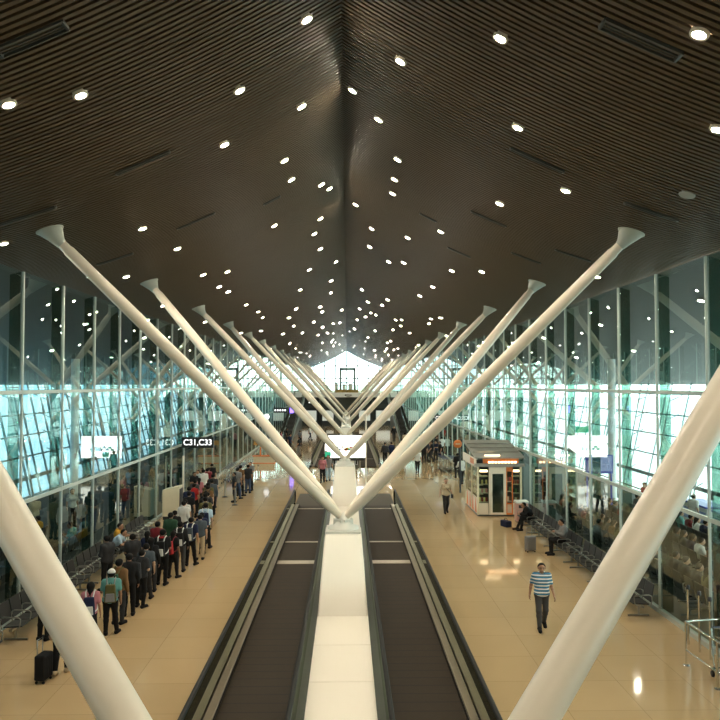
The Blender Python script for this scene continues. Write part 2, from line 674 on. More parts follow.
# ------------------------------------------------------------------ moving walkways and plinths
def walkway(y0, y1, sx, label):
    L = y1 - y0
    root = thing('moving_walkway', label, 'moving walkway', (0, y0, 0), 0, 'moving walkways')
    b = MB()
    b.box((sx * 1.70, L / 2, 0.03), (1.42, L, 0.06))
    b.build('pallet_belt', pallet_m, root)
    for yy in (6.1, 27.3 - y0, 30.8 - y0, L - 1.0):
        if 0.5 < yy < L - 0.4:
            c = MB()
            c.box((sx * 1.70, yy, 0.065), (1.40, 0.5 if yy < 28 - y0 else 0.22, 0.012))
            c.build('comb_plate', deck_tan_m, root)
    if y0 < 10:
        MB().box((sx * 1.72, L + 2.4, 0.008), (1.9, 4.6, 0.016)).build('landing_plate', mat('landing_plate_dark', (0.06, 0.052, 0.038), 0.65, spec=0.2), root)
    # inner side
    d = MB()
    d.box((sx * 0.83, L / 2, 0.09), (0.28, L, 0.18))
    d.build('inner_deck', deck_green_m, root, bevel=0.01)
    d = MB()
    d.box((sx * 0.985, L / 2, 0.06), (0.02, L, 0.12))
    d.build('skirt', steel_m, root)
    d = MB()
    d.box((sx * 2.52, L / 2, 0.075), (0.17, L, 0.15))
    d.build('outer_deck', deck_tan_m, root, bevel=0.01)
    d = MB()
    d.box((sx * 2.42, L / 2, 0.06), (0.02, L, 0.12))
    d.build('skirt', rubber_m, root)
    d = MB()
    d.box((sx * 2.76, L / 2, 0.075), (0.20, L, 0.15))
    d.build('outer_cladding', deck_dark_m, root, bevel=0.01)
    for x in (0.86, 2.63):
        g = MB()
        g.box((sx * x, L / 2, 0.53), (0.014, L - 0.6, 0.74))
        bal = g.build('balustrade', glass_bal, root)
        rail = MB()
        pts = [(sx * x, 0.5, 0.24), (sx * x, 0.12, 0.36), (sx * x, 0.0, 0.60), (sx * x, 0.12, 0.84), (sx * x, 0.45, 0.94)]
        pts += [(sx * x, 0.45 + (L - 0.9) * k / 4, 0.94) for k in range(1, 4)]
        pts += [(sx * x, L - 0.45, 0.94), (sx * x, L - 0.12, 0.84), (sx * x, L, 0.60), (sx * x, L - 0.12, 0.36), (sx * x, L - 0.5, 0.24)]
        rail.tube(pts, 0.048, n=8)
        rail.build('handrail', rubber_m, bal)
        tr_ = MB()
        tr_.box((sx * x, L / 2, 0.885), (0.03, L - 0.9, 0.02))
        tr_.build('rail_track', steel_m, bal)
    return root


walkway(-1.5, 40.0, -1, 'dark moving walkway on the queue side of the white plinth, near run')
walkway(-1.5, 40.0, 1, 'dark moving walkway on the kiosk side of the white plinth, near run')
walkway(59.0, 99.0, -1, 'far moving walkway on the queue side, beyond the billboard')
walkway(59.0, 99.0, 1, 'far moving walkway on the kiosk side, beyond the billboard')


def plinth(y0, y1, label):
    """runs of white panels between two pedestals, joints every 2.1 m"""
    root = thing('plinth', label, 'plinth', (0, y0, 0), 0, 'white plinths between the walkways')
    L = y1 - y0
    n = max(1, round(L / 2.1))
    b = MB()
    b.box((0, L / 2, 0.13), (1.32, L, 0.26))
    b.build('plinth_body', joint_m, root)
    for k in range(n):
        a0, a1 = L * k / n, L * (k + 1) / n
        c = MB()
        c.box((0, (a0 + a1) / 2, 0.29), (1.35, a1 - a0 - 0.012, 0.06))
        c.build('top_panel', plinth_m, root, bevel=0.006, seg=1)


plinth(6.9, 20.12, 'long white panelled plinth in front of the first full tree column')
plinth(24.88, 38.12, 'white panelled plinth between the first and second full tree columns')
plinth(60.88, 74.12, 'white panelled plinth between the far walkways')

# ------------------------------------------------------------------ ceiling fittings
def rot_to_roof(x):
    s = math.copysign(1, x) if abs(x) > 0.01 else 1
    sl = (0.62 - 0.043 * abs(x)) if abs(x) < WX else 0.285
    return (0, s * math.atan(sl), 0)


dl_ring = MB().lathe([(0.085, -0.035), (0.125, -0.04), (0.13, -0.02), (0.13, 0.03)], n=18, caps=False).mesh('trim_ring', white_m)
# trim ring and lens
dl_lens = MB().lathe([(0.0, -0.032), (0.06, -0.034), (0.092, -0.03), (0.092, 0.0)], n=18, caps=False).mesh('lamp_lens', lens_m)
dlA = (306, 20), (501, 39), (700, 35), (401, 62), (8, 105), (80, 96), (239, 91), (353, 91), (301, 107), (518, 128), \
    (224, 145), (718, 130), (379, 120), (284, 161), (398, 160), (291, 180), (395, 180), (321, 185), (329, 189), \
    (566, 191), (393, 194), (274, 226), (320, 219), (314, 234), (320, 249), (356, 205), (500, 204), (372, 229), \
    (408, 238), (441, 232), (142, 229), (177, 249), (3, 244), (370, 247), (597, 277), (452, 271), (482, 272), \
    (404, 263), (389, 262), (90, 277), (126, 277), (203, 275), (227, 272), (219, 287), (228, 292), (205, 322), (163, 306), \
    (246, 305), (258, 312), (289, 318), (283, 334), (320, 307), (322, 312), (368, 302), (376, 315), (396, 320), (402, 320), \
    (401, 326), (431, 319), (441, 318), (371, 313), (360, 309), (366, 317), (340, 323), (300, 290), (331, 281), (362, 290), \
    (388, 300), (309, 270), (336, 262), (420, 296), (433, 287), (302, 333), (314, 322), (327, 333), (410, 333), (391, 341)
lights = []
for px, py in dlA:
    p = on_roof(px, py)
    if p is not None and p.y < 150:
        lights.append(p)
near_n = len(lights)
for x, y in ((-6.5, 1.2), (6.2, 2.2), (-4.6, 5.2), (4.4, 5.6), (0.9, 0.2), (-2.6, -1.0), (3.0, -1.2), (-3.4, 3.0), (3.4, 3.4), (-7.4, 6.6), (7.6, 6.0)):  # out-of-frame downlights added to warm and brighten the near arms
    lights.append(Vector((x, y, roof(x))))
near_n = len(lights)
tries = 0
while len(lights) < near_n + 92 and tries < 6000:
    tries += 1
    y = 48 + (150 - 48) * R.random()
    x = R.uniform(-7.6, 7.6)
    if abs(x) < 0.3:
        continue
    if all((q.x - x) ** 2 + (q.y - y) ** 2 > 5.0 for q in lights):
        lights.append(Vector((x, y, roof(x))))
dl0 = None
order = {-1: 0, 1: 0}
ORD = ['nearest', 'second nearest', 'third nearest', 'fourth nearest', 'fifth nearest', 'sixth nearest', 'seventh nearest', 'eighth nearest',
       'ninth nearest', 'tenth nearest', 'eleventh nearest', 'twelfth nearest', 'thirteenth nearest', 'fourteenth nearest']


def fitting(ring, lens, x, y, z, name='downlight'):
    r = bpy.data.objects.new(name, None)
    r.empty_display_size = 0.1
    COL.objects.link(r)
    r.location = (x, y, z)
    r.rotation_euler = rot_to_roof(x)
    link('trim_ring', ring, r)
    link('lamp_lens', lens, r)
    return r


for p in sorted(lights, key=lambda q: q.y):
    o = fitting(dl_ring, dl_lens, p.x, p.y, roof(p.x) - 0.0)
    s = -1 if p.x < 0 else 1
    k = order[s]
    order[s] += 1
    side = 'queue-side' if s < 0 else 'kiosk-side'
    if k < len(ORD):
        lb = 'bright round downlight, %s on the %s slope of the slatted ceiling' % (ORD[k], side)
        g = 'downlights in the slatted ceiling'
    else:
        lb = 'small bright round downlight farther down the %s ceiling slope' % side
        g = 'far downlights, %s slope' % side
    tag(o, lb, 'ceiling light', g)
# lounge downlights behind the glass
for sx in (-1, 1):
    for k in range(26):
        x = sx * (11.0 if k % 2 else 14.2)
        y = 9 + k * 4.6
        o = fitting(dl_ring, dl_lens, x, y, roof(x) + 0.0)
        tag(o, 'small downlight in the lounge ceiling behind the %s glass wall' % ('queue-side' if sx < 0 else 'kiosk-side'), 'ceiling light',
            'lounge downlights, %s' % ('queue side' if sx < 0 else 'kiosk side'))
# grey round sensor
p = on_roof(687, 196)
o = thing('ceiling_speaker', 'unlit grey round speaker in the slats above the kiosk-side plate', 'speaker', (p.x, p.y, roof(p.x)))
o.rotation_euler = rot_to_roof(p.x)
MB().lathe([(0.0, -0.03), (0.14, -0.035), (0.16, -0.02), (0.16, 0.03)], n=20).build('grille', mat('speaker_grey', (0.35, 0.36, 0.33), 0.6), o)

# long slot diffusers, lying along the slats
SL = [((0, 55), (64, 25)), ((603, 24), (678, 59)), ((118, 176), (168, 151)), ((0, 227), (53, 206)), ((512, 148), (562, 174)),
      ((626, 203), (676, 222)), ((178, 230), (214, 213)), ((472, 211), (505, 228)), ((556, 250), (590, 262)), ((99, 266), (131, 253)),
      ((512, 253), (540, 264)), ((448, 248), (470, 258)), ((264, 205), (280, 197)), ((420, 214), (436, 222))]
slot_lb = ['longest dark slot diffuser on the queue side, cut by the top corner', 'longest dark slot diffuser on the kiosk side, at the top',
           'slim slot diffuser above the first queue-side arm plate', 'slot diffuser at the frame edge level with the first arm plate',
           'slim slot diffuser midway up the kiosk-side slope', 'slot diffuser just above the first kiosk-side arm plate',
           'short slot diffuser between two small downlights, queue side', 'short slot diffuser halfway down the kiosk-side slope',
           'slot diffuser below the first kiosk-side arm head', 'slot diffuser between the first two queue-side arm plates',
           'slot diffuser beside the second kiosk-side arm plate', 'small far slot diffuser on the kiosk-side slope',
           'small far slot diffuser near the ridge, queue side', 'small far slot diffuser near the ridge, kiosk side']
slot_dark = mat('slot_grey', (0.075, 0.082, 0.078), 0.4, 0.4)
for si, ((a, b), lb) in enumerate(zip(SL, slot_lb)):
    sw = 0.13 if si < 2 else 0.05
    pa, pb = on_roof(*a), on_roof(*b)
    y = (pa.y + pb.y) / 2
    xa, xb = pa.x, pb.x
    if xa > xb:
        xa, xb = xb, xa
    o = thing('slot_diffuser', lb, 'air diffuser', ((xa + xb) / 2, y, roof((xa + xb) / 2)), 0, 'slot diffusers in the ceiling')
    xm = (xa + xb) / 2
    n = 6
    fr = MB()
    bl = MB()
    for i in range(n):
        x0, x1 = xa + (xb - xa) * i / n, xa + (xb - xa) * (i + 1) / n
        p0, p1 = Vector((x0 - xm, 0, roof(x0) - roof(xm) - 0.012)), Vector((x1 - xm, 0, roof(x1) - roof(xm) - 0.012))
        for dy in (-sw, sw):
            fr.beam(p0 + Vector((0, dy, 0)), p1 + Vector((0, dy, 0)), 0.03, 0.05)
        for dy in (-sw / 2, 0.0, sw / 2):
            bl.beam(p0 + Vector((0, dy, 0.015)), p1 + Vector((0, dy, 0.015)), 0.022, 0.03)
    for x in (xa, xb):
        fr.box((x - xm, 0, roof(x) - roof(xm) - 0.012), (0.04, 2 * sw, 0.05))
    fr.build('slot_frame', slot_dark, o)
    bl.build('blade', slot_dark, o)

# ------------------------------------------------------------------ lounge pillars
pm = MB().tube([(0, 0, 0), (0, 0, 7.9)], 0.22, n=20).mesh('pillar_shaft', pillar_m)
bm_ = MB().lathe([(0.30, 0.0), (0.30, 0.12), (0.23, 0.16)], n=20).mesh('pillar_base', steel_m)
for sx in (-1, 1):
    for k in range(7):
        y = 6 + 18 * k
        o = thing('pillar', 'round white pillar in the %s lounge, %s along the hall' % ('queue-side' if sx < 0 else 'kiosk-side', ['first', 'second', 'third', 'fourth', 'fifth', 'sixth', 'seventh'][k]),
                  'pillar', (sx * 15, y, 0), 0, 'round lounge pillars')
        link('pillar_shaft', pm, o)
        link('pillar_base', bm_, o)

# ------------------------------------------------------------------ benches
def make_bench():
    root = thing('beam_seating', 'x', 'bench')
    b = MB()
    b.box((0, 0.02, 0.33), (2.5, 0.08, 0.06))
    b.build('beam', steel_m, root)
    for x in (-0.95, 0.95):
        l = MB()
        l.tube([(x, 0.02, 0.33), (x, 0.02, 0.06)], 0.03, 8)
        l.beam((x, -0.28, 0.03), (x, 0.30, 0.03), 0.05, 0.04)
        for y in (-0.26, 0.28):
            l.lathe([(0.03, 0.0), (0.03, 0.02)], (x, y, 0), 8)
        l.build('leg', steel_m, root)
    for i in range(4):
        x = -0.93 + 0.62 * i
        s = MB()
        s.box((x, -0.01, 0.405), (0.56, 0.46, 0.035), rot=(-0.05, 0, 0))
        s.build('seat', seat_m, root, bevel=0.012)
        s = MB()
        s.box((x, 0.31, 0.69), (0.56, 0.03, 0.50), rot=(-0.20, 0, 0))
        s.build('backrest', seat_m, root, bevel=0.012)
    for i in range(5):
        x = -1.24 + 0.62 * i
        a = MB()
        a.tube([(x, 0.24, 0.36), (x, 0.28, 0.50), (x, 0.27, 0.62), (x, 0.20, 0.655), (x, -0.16, 0.645), (x, -0.22, 0.60), (x, -0.20, 0.42), (x, -0.12, 0.36)],
               0.016, 6)
        a.build('armrest', steel_m, root)
    return root


bench0 = make_bench()
bench0.location = (8.25, 22.0, 0)
bench0.rotation_euler = (0, 0, -PI / 2)
tag(bench0, 'black four-seat bench along the kiosk-side glass, nearest the chrome rail', 'bench', 'black seats along the kiosk-side glass')
for y, lb in ((25.6, 'second black bench from the chrome rail, behind the near arm'), (28.3, 'black bench along the glass where a person with a grey suitcase sits'),
              (31.0, 'black empty bench between the two seated travellers'), (33.7, 'black bench along the glass nearest the pink bin')):
    copy_thing(bench0, (8.25, y, 0), -PI / 2, lb, 'black seats along the kiosk-side glass')
for y, lb in ((16.85, 'black bench at the frame edge on the queue side, nearest'), (20.3, 'black bench along the queue-side glass behind the near arm'),
              (23.0, 'third black bench along the queue-side glass'), (25.7, 'fourth black bench along the queue-side glass, beside the standing person'),
              (28.4, 'black bench where the mustard and pale blue shirts sit'), (31.1, 'empty black bench before the cream podium')):
    copy_thing(bench0, (-8.25, y, 0), PI / 2, lb, 'black seats along the queue-side glass')
WORDS = ['first', 'second', 'third', 'fourth', 'fifth', 'sixth', 'seventh', 'eighth', 'ninth']
LOUNGE = [(sx, r, k) for sx in (1, -1) for r in range(3 if sx > 0 else 2) for k in range(8 if sx > 0 else 6)]
for sx, r, k in LOUNGE:
    x = sx * (10.25 + 1.75 * r)
    y = 15.2 + 2.7 * k
    copy_thing(bench0, (x, y, 0), (PI / 2 if sx > 0 else -PI / 2),
               '%s bench along the %s row behind the %s glass wall' % (WORDS[k], WORDS[r], 'kiosk-side' if sx > 0 else 'queue-side'),
               'lounge benches, %s' % ('kiosk side' if sx > 0 else 'queue side'))

# ------------------------------------------------------------------ billboard in the cross passage
o = thing('billboard', 'glowing white freestanding billboard behind the second tree column', 'billboard', (-0.02, 55.9, 0))
MB().box((0, 0, 1.88), (3.06, 0.22, 1.70)).build('casing', grey_m, o, bevel=0.02)
MB().box((0, -0.125, 1.88), (2.96, 0.02, 1.60)).build('lit_face', board_m, o)
MB().box((0, 0, 0.94), (3.06, 0.26, 0.18)).build('lower_frame', black_m, o)
for x in (-1.1, 1.1):
    MB().box((x, 0, 0.43), (0.12, 0.16, 0.86)).build('leg', steel_m, o)
dots = [(-0.62, 1.84, (0.05, 0.45, 0.30)), (-0.42, 1.70, (0.08, 0.20, 0.45)), (-0.2, 1.86, (0.4, 0.4, 0.38)), (0.0, 1.70, (0.65, 0.30, 0.05)),
        (0.16, 1.78, (0.70, 0.55, 0.05)), (0.32, 1.68, (0.10, 0.45, 0.25)), (0.42, 1.84, (0.5, 0.12, 0.08)), (0.58, 1.78, (0.15, 0.35, 0.5)),
        (-0.8, 1.68, (0.3, 0.5, 0.4)), (0.08, 1.64, (0.6, 0.1, 0.08)), (0.7, 1.70, (0.05, 0.4, 0.2))]
for i, (x, z, c) in enumerate(dots):
    m = mat('advert_patch_%d' % i, c, 0.5)
    MB().box((x, -0.14, z), (0.24, 0.01, 0.15)).build('printed_patch', m, o)

# white post / screen edge beside the billboard
o = thing('steel_post', 'tall thin pale steel post beside the white billboard', 'post', (1.26, 45.5, 0))
MB().tube([(0, 0, 0), (0, 0, 4.7)], 0.045, 8).build('shaft', white_m, o)
MB().lathe([(0.14, 0), (0.14, 0.02), (0.06, 0.05)], n=14).build('foot_plate', steel_m, o)

# ------------------------------------------------------------------ hanging and wall signs
def sign(label, x0, x1, y, z0, z1, txt, name='gate_sign', rods=True, wall=None):
    xc = (x0 + x1) / 2
    o = thing(name, label, 'sign', (xc, y, (z0 + z1) / 2))
    MB().box((0, 0, 0), (x1 - x0, 0.14, z1 - z0)).build('sign_box', sign_black_m, o, bevel=0.01)
    if txt:
        me = text_mesh(txt, (z1 - z0) * 0.78, sign_white_m, 0.004, 0.004)
        w = max(v.co.x for v in me.vertices) - min(v.co.x for v in me.vertices)
        s = min(1.25, (x1 - x0) * 0.88 / w)
        for v in me.vertices:
            v.co.x *= s
        link('lettering', me, o, (0, -0.078, 0), (PI / 2, 0, 0))
        link('lettering', me, o, (0, 0.078, 0), (PI / 2, 0, PI))
    else:
        n = 5
        for i in range(n):
            x = -0.36 * (x1 - x0) + 0.18 * (x1 - x0) * i
            MB().box((x, -0.075, 0), (0.10 * (x1 - x0), 0.01, 0.34 * (z1 - z0))).build('white_mark', sign_white_m, o)
    if wall:
        for dz in (-0.15, 0.15):
            xa = (x0 if wall < 0 else x1) - xc
            MB().beam((xa, 0, dz), (xa + wall * 0.10, 0, dz), 0.04, 0.04).build('bracket', steel_m, o)
    if rods:
        for dx in (-0.35, 0.35):
            xx = dx * (x1 - x0)
            MB().tube([(xx, 0, (z1 - z0) / 2), (xx, 0, roof(xc + xx) - (z0 + z1) / 2 - 0.02)], 0.012, 6).build('hanger_rod', steel_m, o)
    return o


sign('black gate sign reading C31,C33 in white above the queue', -8.84, -7.12, 41.0, 3.04, 3.62, 'C31,C33', rods=False, wall=-1)
sign('black gate sign projecting from the kiosk-side glass, half hidden by an arm', 7.55, 8.86, 63.7, 3.36, 3.92, 'C32,C34', rods=False, wall=1)
sign('black hanging sign with white marks over the queue-side hall, beside violet screen', -7.70, -6.25, 80, 3.50, 4.05, None, 'hanging_sign')
sign('farther small black hanging sign near the bridge, queue side', -5.3, -4.0, 104, 3.75, 4.3, None, 'hanging_sign')
o = thing('display_screen', 'glowing violet screen beside the black hanging sign', 'screen', (-5.75, 80, 3.85))
MB().box((0, 0, 0), (0.50, 0.12, 0.85)).build('casing', black_m, o)
MB().box((0, -0.065, 0), (0.42, 0.01, 0.76)).build('lit_face', purple_m, o)
MB().tube([(0, 0, 0.42), (0, 0, roof(5.75) - 3.87)], 0.015, 6).build('hanger_rod', steel_m, o)
o = thing('round_sign', 'round white sign on a pole past the queue', 'sign', (-7.35, 70, 0))
MB().tube([(0, 0, 0), (0, 0, 3.2)], 0.035, 8).build('pole', steel_m, o)
MB().lathe([(0.0, 0.05), (0.22, 0.05), (0.26, 0.0), (0.22, -0.05), (0.0, -0.05)], (0, 0, 3.5), 20, rot=(PI / 2, 0, 0)).build('disc', sign_white_m, o)
o = thing('round_sign', 'round orange sign on a dark post behind the kiosk', 'sign', (6.75, 45.0, 0))
MB().tube([(0.15, 0.1, 0), (0.15, 0.1, 3.0)], 0.06, 8).build('pole', black_m, o)
MB().lathe([(0.0, 0.04), (0.22, 0.04), (0.25, 0.0), (0.22, -0.04), (0.0, -0.04)], (0, 0, 2.92), 22, rot=(PI / 2, 0, 0)).build('disc', orange_m, o)
MB().box((0, -0.05, 2.92), (0.28, 0.01, 0.06)).build('white_mark', counter_m, o)
o = thing('exit_sign', 'green exit sign hanging in the lounge behind the kiosk-side glass', 'sign', (14.0, 44.2, 3.82))
MB().box((0, 0, 0), (0.75, 0.08, 0.36)).build('sign_box', sign_green_m, o)
for dx in (-0.28, 0.28):
    MB().tube([(dx, 0, 0.18), (dx, 0, roof(14.0 + dx) - 3.84)], 0.012, 6).build('hanger_rod', steel_m, o)
o = thing('exit_sign', 'small green glowing sign on a stand beside the white billboard', 'sign', (-1.22, 53.0, 0))
MB().box((0, 0, 1.58), (0.42, 0.08, 0.34)).build('sign_box', sign_green_m, o)
MB().tube([(0, 0, 0), (0, 0, 1.42)], 0.03, 8).build('pole', steel_m, o)

# ------------------------------------------------------------------ kiosk
o = kiosk = thing('shop_kiosk', 'lit orange and white shop kiosk with a sloping roof and glazed door', 'kiosk', (7.62, 37.0, 0))
HX, DY = 1.06, 3.6
MB().box((0, DY / 2, 0.04), (2 * HX, DY, 0.08)).build('floor_tray', dgrey_m, o)
for x, y in ((-HX, 0), (HX, 0), (-HX, DY), (HX, DY), (-HX, DY * 0.5)):
    MB().box((x, y, 1.25), (0.09, 0.09, 2.34)).build('corner_post', counter_m, o)
MB().box((0, DY, 1.25), (2 * HX - 0.1, 0.06, 2.34)).build('back_wall_panel', dgrey_m, o)
MB().box((HX, DY / 2, 1.25), (0.05, DY - 0.1, 2.34)).build('side_panel', dgrey_m, o)
for x, w in ((-0.78, 0.46), (0.83, 0.36)):
    MB().box((x, 0.02, 0.36), (w, 0.06, 0.55)).build('base_panel', white_m, o)
    MB().box((x, 0.0, 1.50), (w, 0.012, 1.70)).build('display_pane', glass_kiosk, o)
    MB().box((x, -0.01, 2.22), (w * 0.8, 0.06, 0.10)).build('strip_light', kiosk_glow_m, o)
    for z in (0.68, 1.12, 1.55, 1.95):
        MB().box((x, 0.20, z), (w, 0.30, 0.025)).build('shelf', counter_m, o)
# orange framed narrow bay right of the door
fr = MB()
for dx in (-0.14, 0.14):
    fr.box((0.49 + dx, -0.02, 1.25), (0.05, 0.06, 2.34))
fr.box((0.49, -0.02, 0.12), (0.28, 0.06, 0.08))
fr.box((0.49, -0.02, 0.62), (0.28, 0.06, 0.06))
fr.box((0.49, -0.02, 2.30), (0.28, 0.06, 0.22))
fr.build('orange_frame', orange_m, o)
MB().box((0.49, 0.03, 0.36), (0.22, 0.03, 0.46)).build('base_panel', white_m, o)
for z in (0.72, 1.2, 1.68):
    MB().box((0.49, 0.2, z), (0.22, 0.3, 0.025)).build('shelf', counter_m, o)
# door
dr = MB()
for dx in (-0.36, 0.36):
    dr.box((-0.08 + dx, -0.01, 1.24), (0.17, 0.07, 2.32))
dr.box((-0.08, -0.01, 2.24), (0.56, 0.07, 0.32))
dr.box((-0.08, -0.01, 0.13), (0.56, 0.07, 0.10))
door = dr.build('door', white_m, o)
MB().box((-0.08, -0.01, 1.13), (0.56, 0.02, 1.90)).build('door_pane', glass_door, door)
MB().tube([(-0.38, -0.05, 1.0), (-0.38, -0.08, 1.02), (-0.38, -0.08, 1.2), (-0.38, -0.05, 1.22)], 0.012, 6).build('door_handle', steel_m, door)
# left flank: glazed shelves over orange and white chevrons
MB().box((-HX - 0.0, DY / 2, 1.62), (0.012, DY - 0.1, 1.45)).build('side_pane', glass_kiosk, o)
MB().box((-HX + 0.02, DY / 2, 0.46), (0.05, DY - 0.1, 0.78)).build('side_base', white_m, o)
for k in range(4):
    y = 0.35 + 0.85 * k
    ch = MB()
    ch.add([(-HX - 0.012, y, 0.10), (-HX - 0.012, y + 0.55, 0.10), (-HX - 0.012, y + 0.30, 0.84), (-HX + 0.0, y, 0.10), (-HX + 0.0, y + 0.55, 0.10), (-HX + 0.0, y + 0.30, 0.84)],
           [(0, 2, 1), (3, 4, 5), (0, 1, 4, 3), (1, 2, 5, 4), (2, 0, 3, 5)])
    ch.build('orange_chevron', orange_m, o)
for z in (0.95, 1.4, 1.85):
    MB().box((-HX + 0.24, DY / 2 + 0.3, z), (0.34, DY - 1.1, 0.025)).build('shelf', counter_m, o)
# fascia and roof
MB().box((0, -0.06, 2.51), (2 * HX + 0.34, 0.10, 0.16)).build('fascia', grey_m, o)
MB().box((0.05, -0.10, 2.72), (1.75, 0.10, 0.24)).build('sign_band', orange_m, o)
for k in range(9):
    MB().box((-0.52 + 0.16 * k, -0.16, 2.66), (0.11, 0.02, 0.09)).build('bulb', kiosk_glow_m, o)
MB().box((-HX - 0.13, DY / 2, 2.62), (0.08, DY + 0.2, 0.40)).build('side_fascia', white_m, o)
MB().box((-HX - 0.18, 0.7, 2.66), (0.02, 0.95, 0.26)).build('side_sign_band', orange_m, o)
rf = MB()
rf.add([(-HX - 0.18, -0.14, 2.84), (HX + 0.18, -0.14, 2.84), (HX + 0.18, DY + 0.1, 3.42), (-HX - 0.18, DY + 0.1, 3.42),
        (-HX - 0.18, -0.14, 2.90), (HX + 0.18, -0.14, 2.90), (HX + 0.18, DY + 0.1, 3.48), (-HX - 0.18, DY + 0.1, 3.48)],
       [(3, 2, 1, 0), (4, 5, 6, 7), (0, 1, 5, 4), (1, 2, 6, 5), (2, 3, 7, 6), (3, 0, 4, 7)])
rf.build('roof_panel', grey_m, o)
for k in range(3):
    t = 0.25 + 0.25 * k
    MB().box((0.0, DY * t, 2.90 + 0.58 * t + 0.03), (2 * HX + 0.2, 0.10, 0.05)).build('roof_batten', steel_m, o)
MB().box((-0.35, -0.02, 2.98), (0.75, 0.06, 0.06)).build('strip_light', kiosk_glow_m, o)
# goods on the kiosk shelves
gcols = [('pale yellow', (0.75, 0.62, 0.25)), ('dark red', (0.35, 0.05, 0.04)), ('brown', (0.20, 0.10, 0.05)), ('cream', (0.75, 0.66, 0.48)),
         ('pink', (0.65, 0.28, 0.28)), ('green', (0.12, 0.26, 0.10)), ('black', (0.02, 0.02, 0.02))]
gme = MB().box((0, 0, 0.11), (0.085, 0.10, 0.20)).mesh('carton_body', counter_m, bevel=0.008, seg=1)
spots = []
for bx, n, zz in ((-0.78, 4, (0.6925, 1.1325, 1.5625)), (0.83, 3, (0.6925, 1.1325, 1.5625)), (0.49, 2, (0.7325, 1.2125, 1.6925))):
    for zi, z in enumerate(zz):
        for i in range(n):
            spots.append((bx + (i - (n - 1) / 2) * 0.105, 0.13, z, bx, zi))
for i, (x, y, z, bx, zi) in enumerate(spots):
    nm, c = gcols[(zi * 3 + (i % 2) + (0 if bx < 0 else 2)) % len(gcols)]
    g = link('carton', gme, None, (7.62 + x, 37.0 + y, z))
    g.data = gme
    g.material_slots[0].link = 'OBJECT'
    g.material_slots[0].material = mat('carton_' + nm.replace(' ', '_'), c, 0.5)
    bay = {-0.78: 'window bay before the kiosk door', 0.83: 'end window bay of the kiosk', 0.49: 'orange-framed kiosk bay'}[bx]
    tag(g, '%s carton on the %s shelf of the %s' % (nm, ['bottom', 'middle', 'upper'][zi], bay), 'carton', '%s cartons, %s shelf, %s' % (nm, ['bottom', 'middle', 'upper'][zi], bay))

# bin by the kiosk
o = thing('litter_bin', 'square pink-sided litter bin with a pale grey top beside the kiosk', 'bin', (8.35, 35.55, 0))
MB().box((0, 0, 0.46), (0.55, 0.5, 0.84)).build('bin_body', pink_m, o, bevel=0.02)
MB().box((0, 0, 0.94), (0.60, 0.55, 0.10)).build('bin_top', fascia_m, o, bevel=0.02)
MB().box((0, -0.256, 0.74), (0.34, 0.012, 0.14)).build('slot', black_m, o)
MB().box((0, 0, 0.02), (0.50, 0.45, 0.04)).build('bin_foot', black_m, o)

# ------------------------------------------------------------------ gate podium and stanchions
o = thing('gate_podium', 'cream gate podium beside the queue at the glass wall', 'podium', (-8.30, 36.6, 0))
pb = MB()
pb.add([(-0.42, -0.36, 0.16), (0.38, -0.36, 0.16), (0.38, 0.36, 0.16), (-0.42, 0.36, 0.16), (-0.42, -0.36, 1.42), (0.38, -0.36, 1.60), (0.38, 0.36, 1.60), (-0.42, 0.36, 1.42)],
       [(3, 2, 1, 0), (4, 5, 6, 7), (0, 1, 5, 4), (1, 2, 6, 5), (2, 3, 7, 6), (3, 0, 4, 7)])
pb.build('podium_body', counter_m, o, bevel=0.02)
MB().box((-0.02, 0, 0.08), (0.74, 0.66, 0.16)).build('toe_kick', black_m, o)
MB().box((0.40, 0.0, 0.84), (0.03, 0.62, 1.24)).build('side_panel', shop_m, o)
mo = MB().box((0.02, 0.06, 1.80), (0.05, 0.42, 0.30)).build('monitor', black_m, o)
MB().tube([(0.02, 0.06, 1.50), (0.02, 0.06, 1.68)], 0.02, 8).build('monitor_stand', black_m, mo)
o = thing('steel_post', 'pale post below the gate sign by the glass', 'post', (-8.55, 40.0, 0))
MB().tube([(0, 0, 0), (0, 0, 2.7)], 0.05, 10).build('shaft', white_m, o)
MB().lathe([(0.12, 0), (0.12, 0.02), (0.06, 0.04)], n=14).build('foot_plate', steel_m, o)

st_base = MB().lathe([(0.17, 0.0), (0.17, 0.02), (0.06, 0.05), (0.03, 0.06)], n=18).mesh('stanchion_base', black_m)
st_post = MB().tube([(0, 0, 0.05), (0, 0, 0.92)], 0.03, 10).mesh('stanchion_post', steel_m)
st_head = MB().lathe([(0.035, 0.92), (0.04, 0.94), (0.04, 1.02), (0.0, 1.04)], n=12).mesh('stanchion_head', black_m)
stl = [((235, 505), 'nearest queue barrier post on the open floor by the queue'), ((225, 497), 'second queue barrier post, hugging the queue'),
       ((244, 491), 'third queue barrier post, on the walkway side'), ((218, 488), 'queue barrier post close beside the queue, farther in'),
       ((252, 485), 'fourth queue barrier post toward the trolleys'), ((258, 480), 'farthest queue barrier post, near the trolleys')]
for (px, py), lb in stl:
    p = on_floor(px, py)
    o = thing('queue_barrier_post', lb, 'barrier post', (p.x, p.y, 0), 0, 'queue barrier posts')
    link('stanchion_base', st_base, o)
    link('stanchion_post', st_post, o)
    link('stanchion_head', st_head, o)

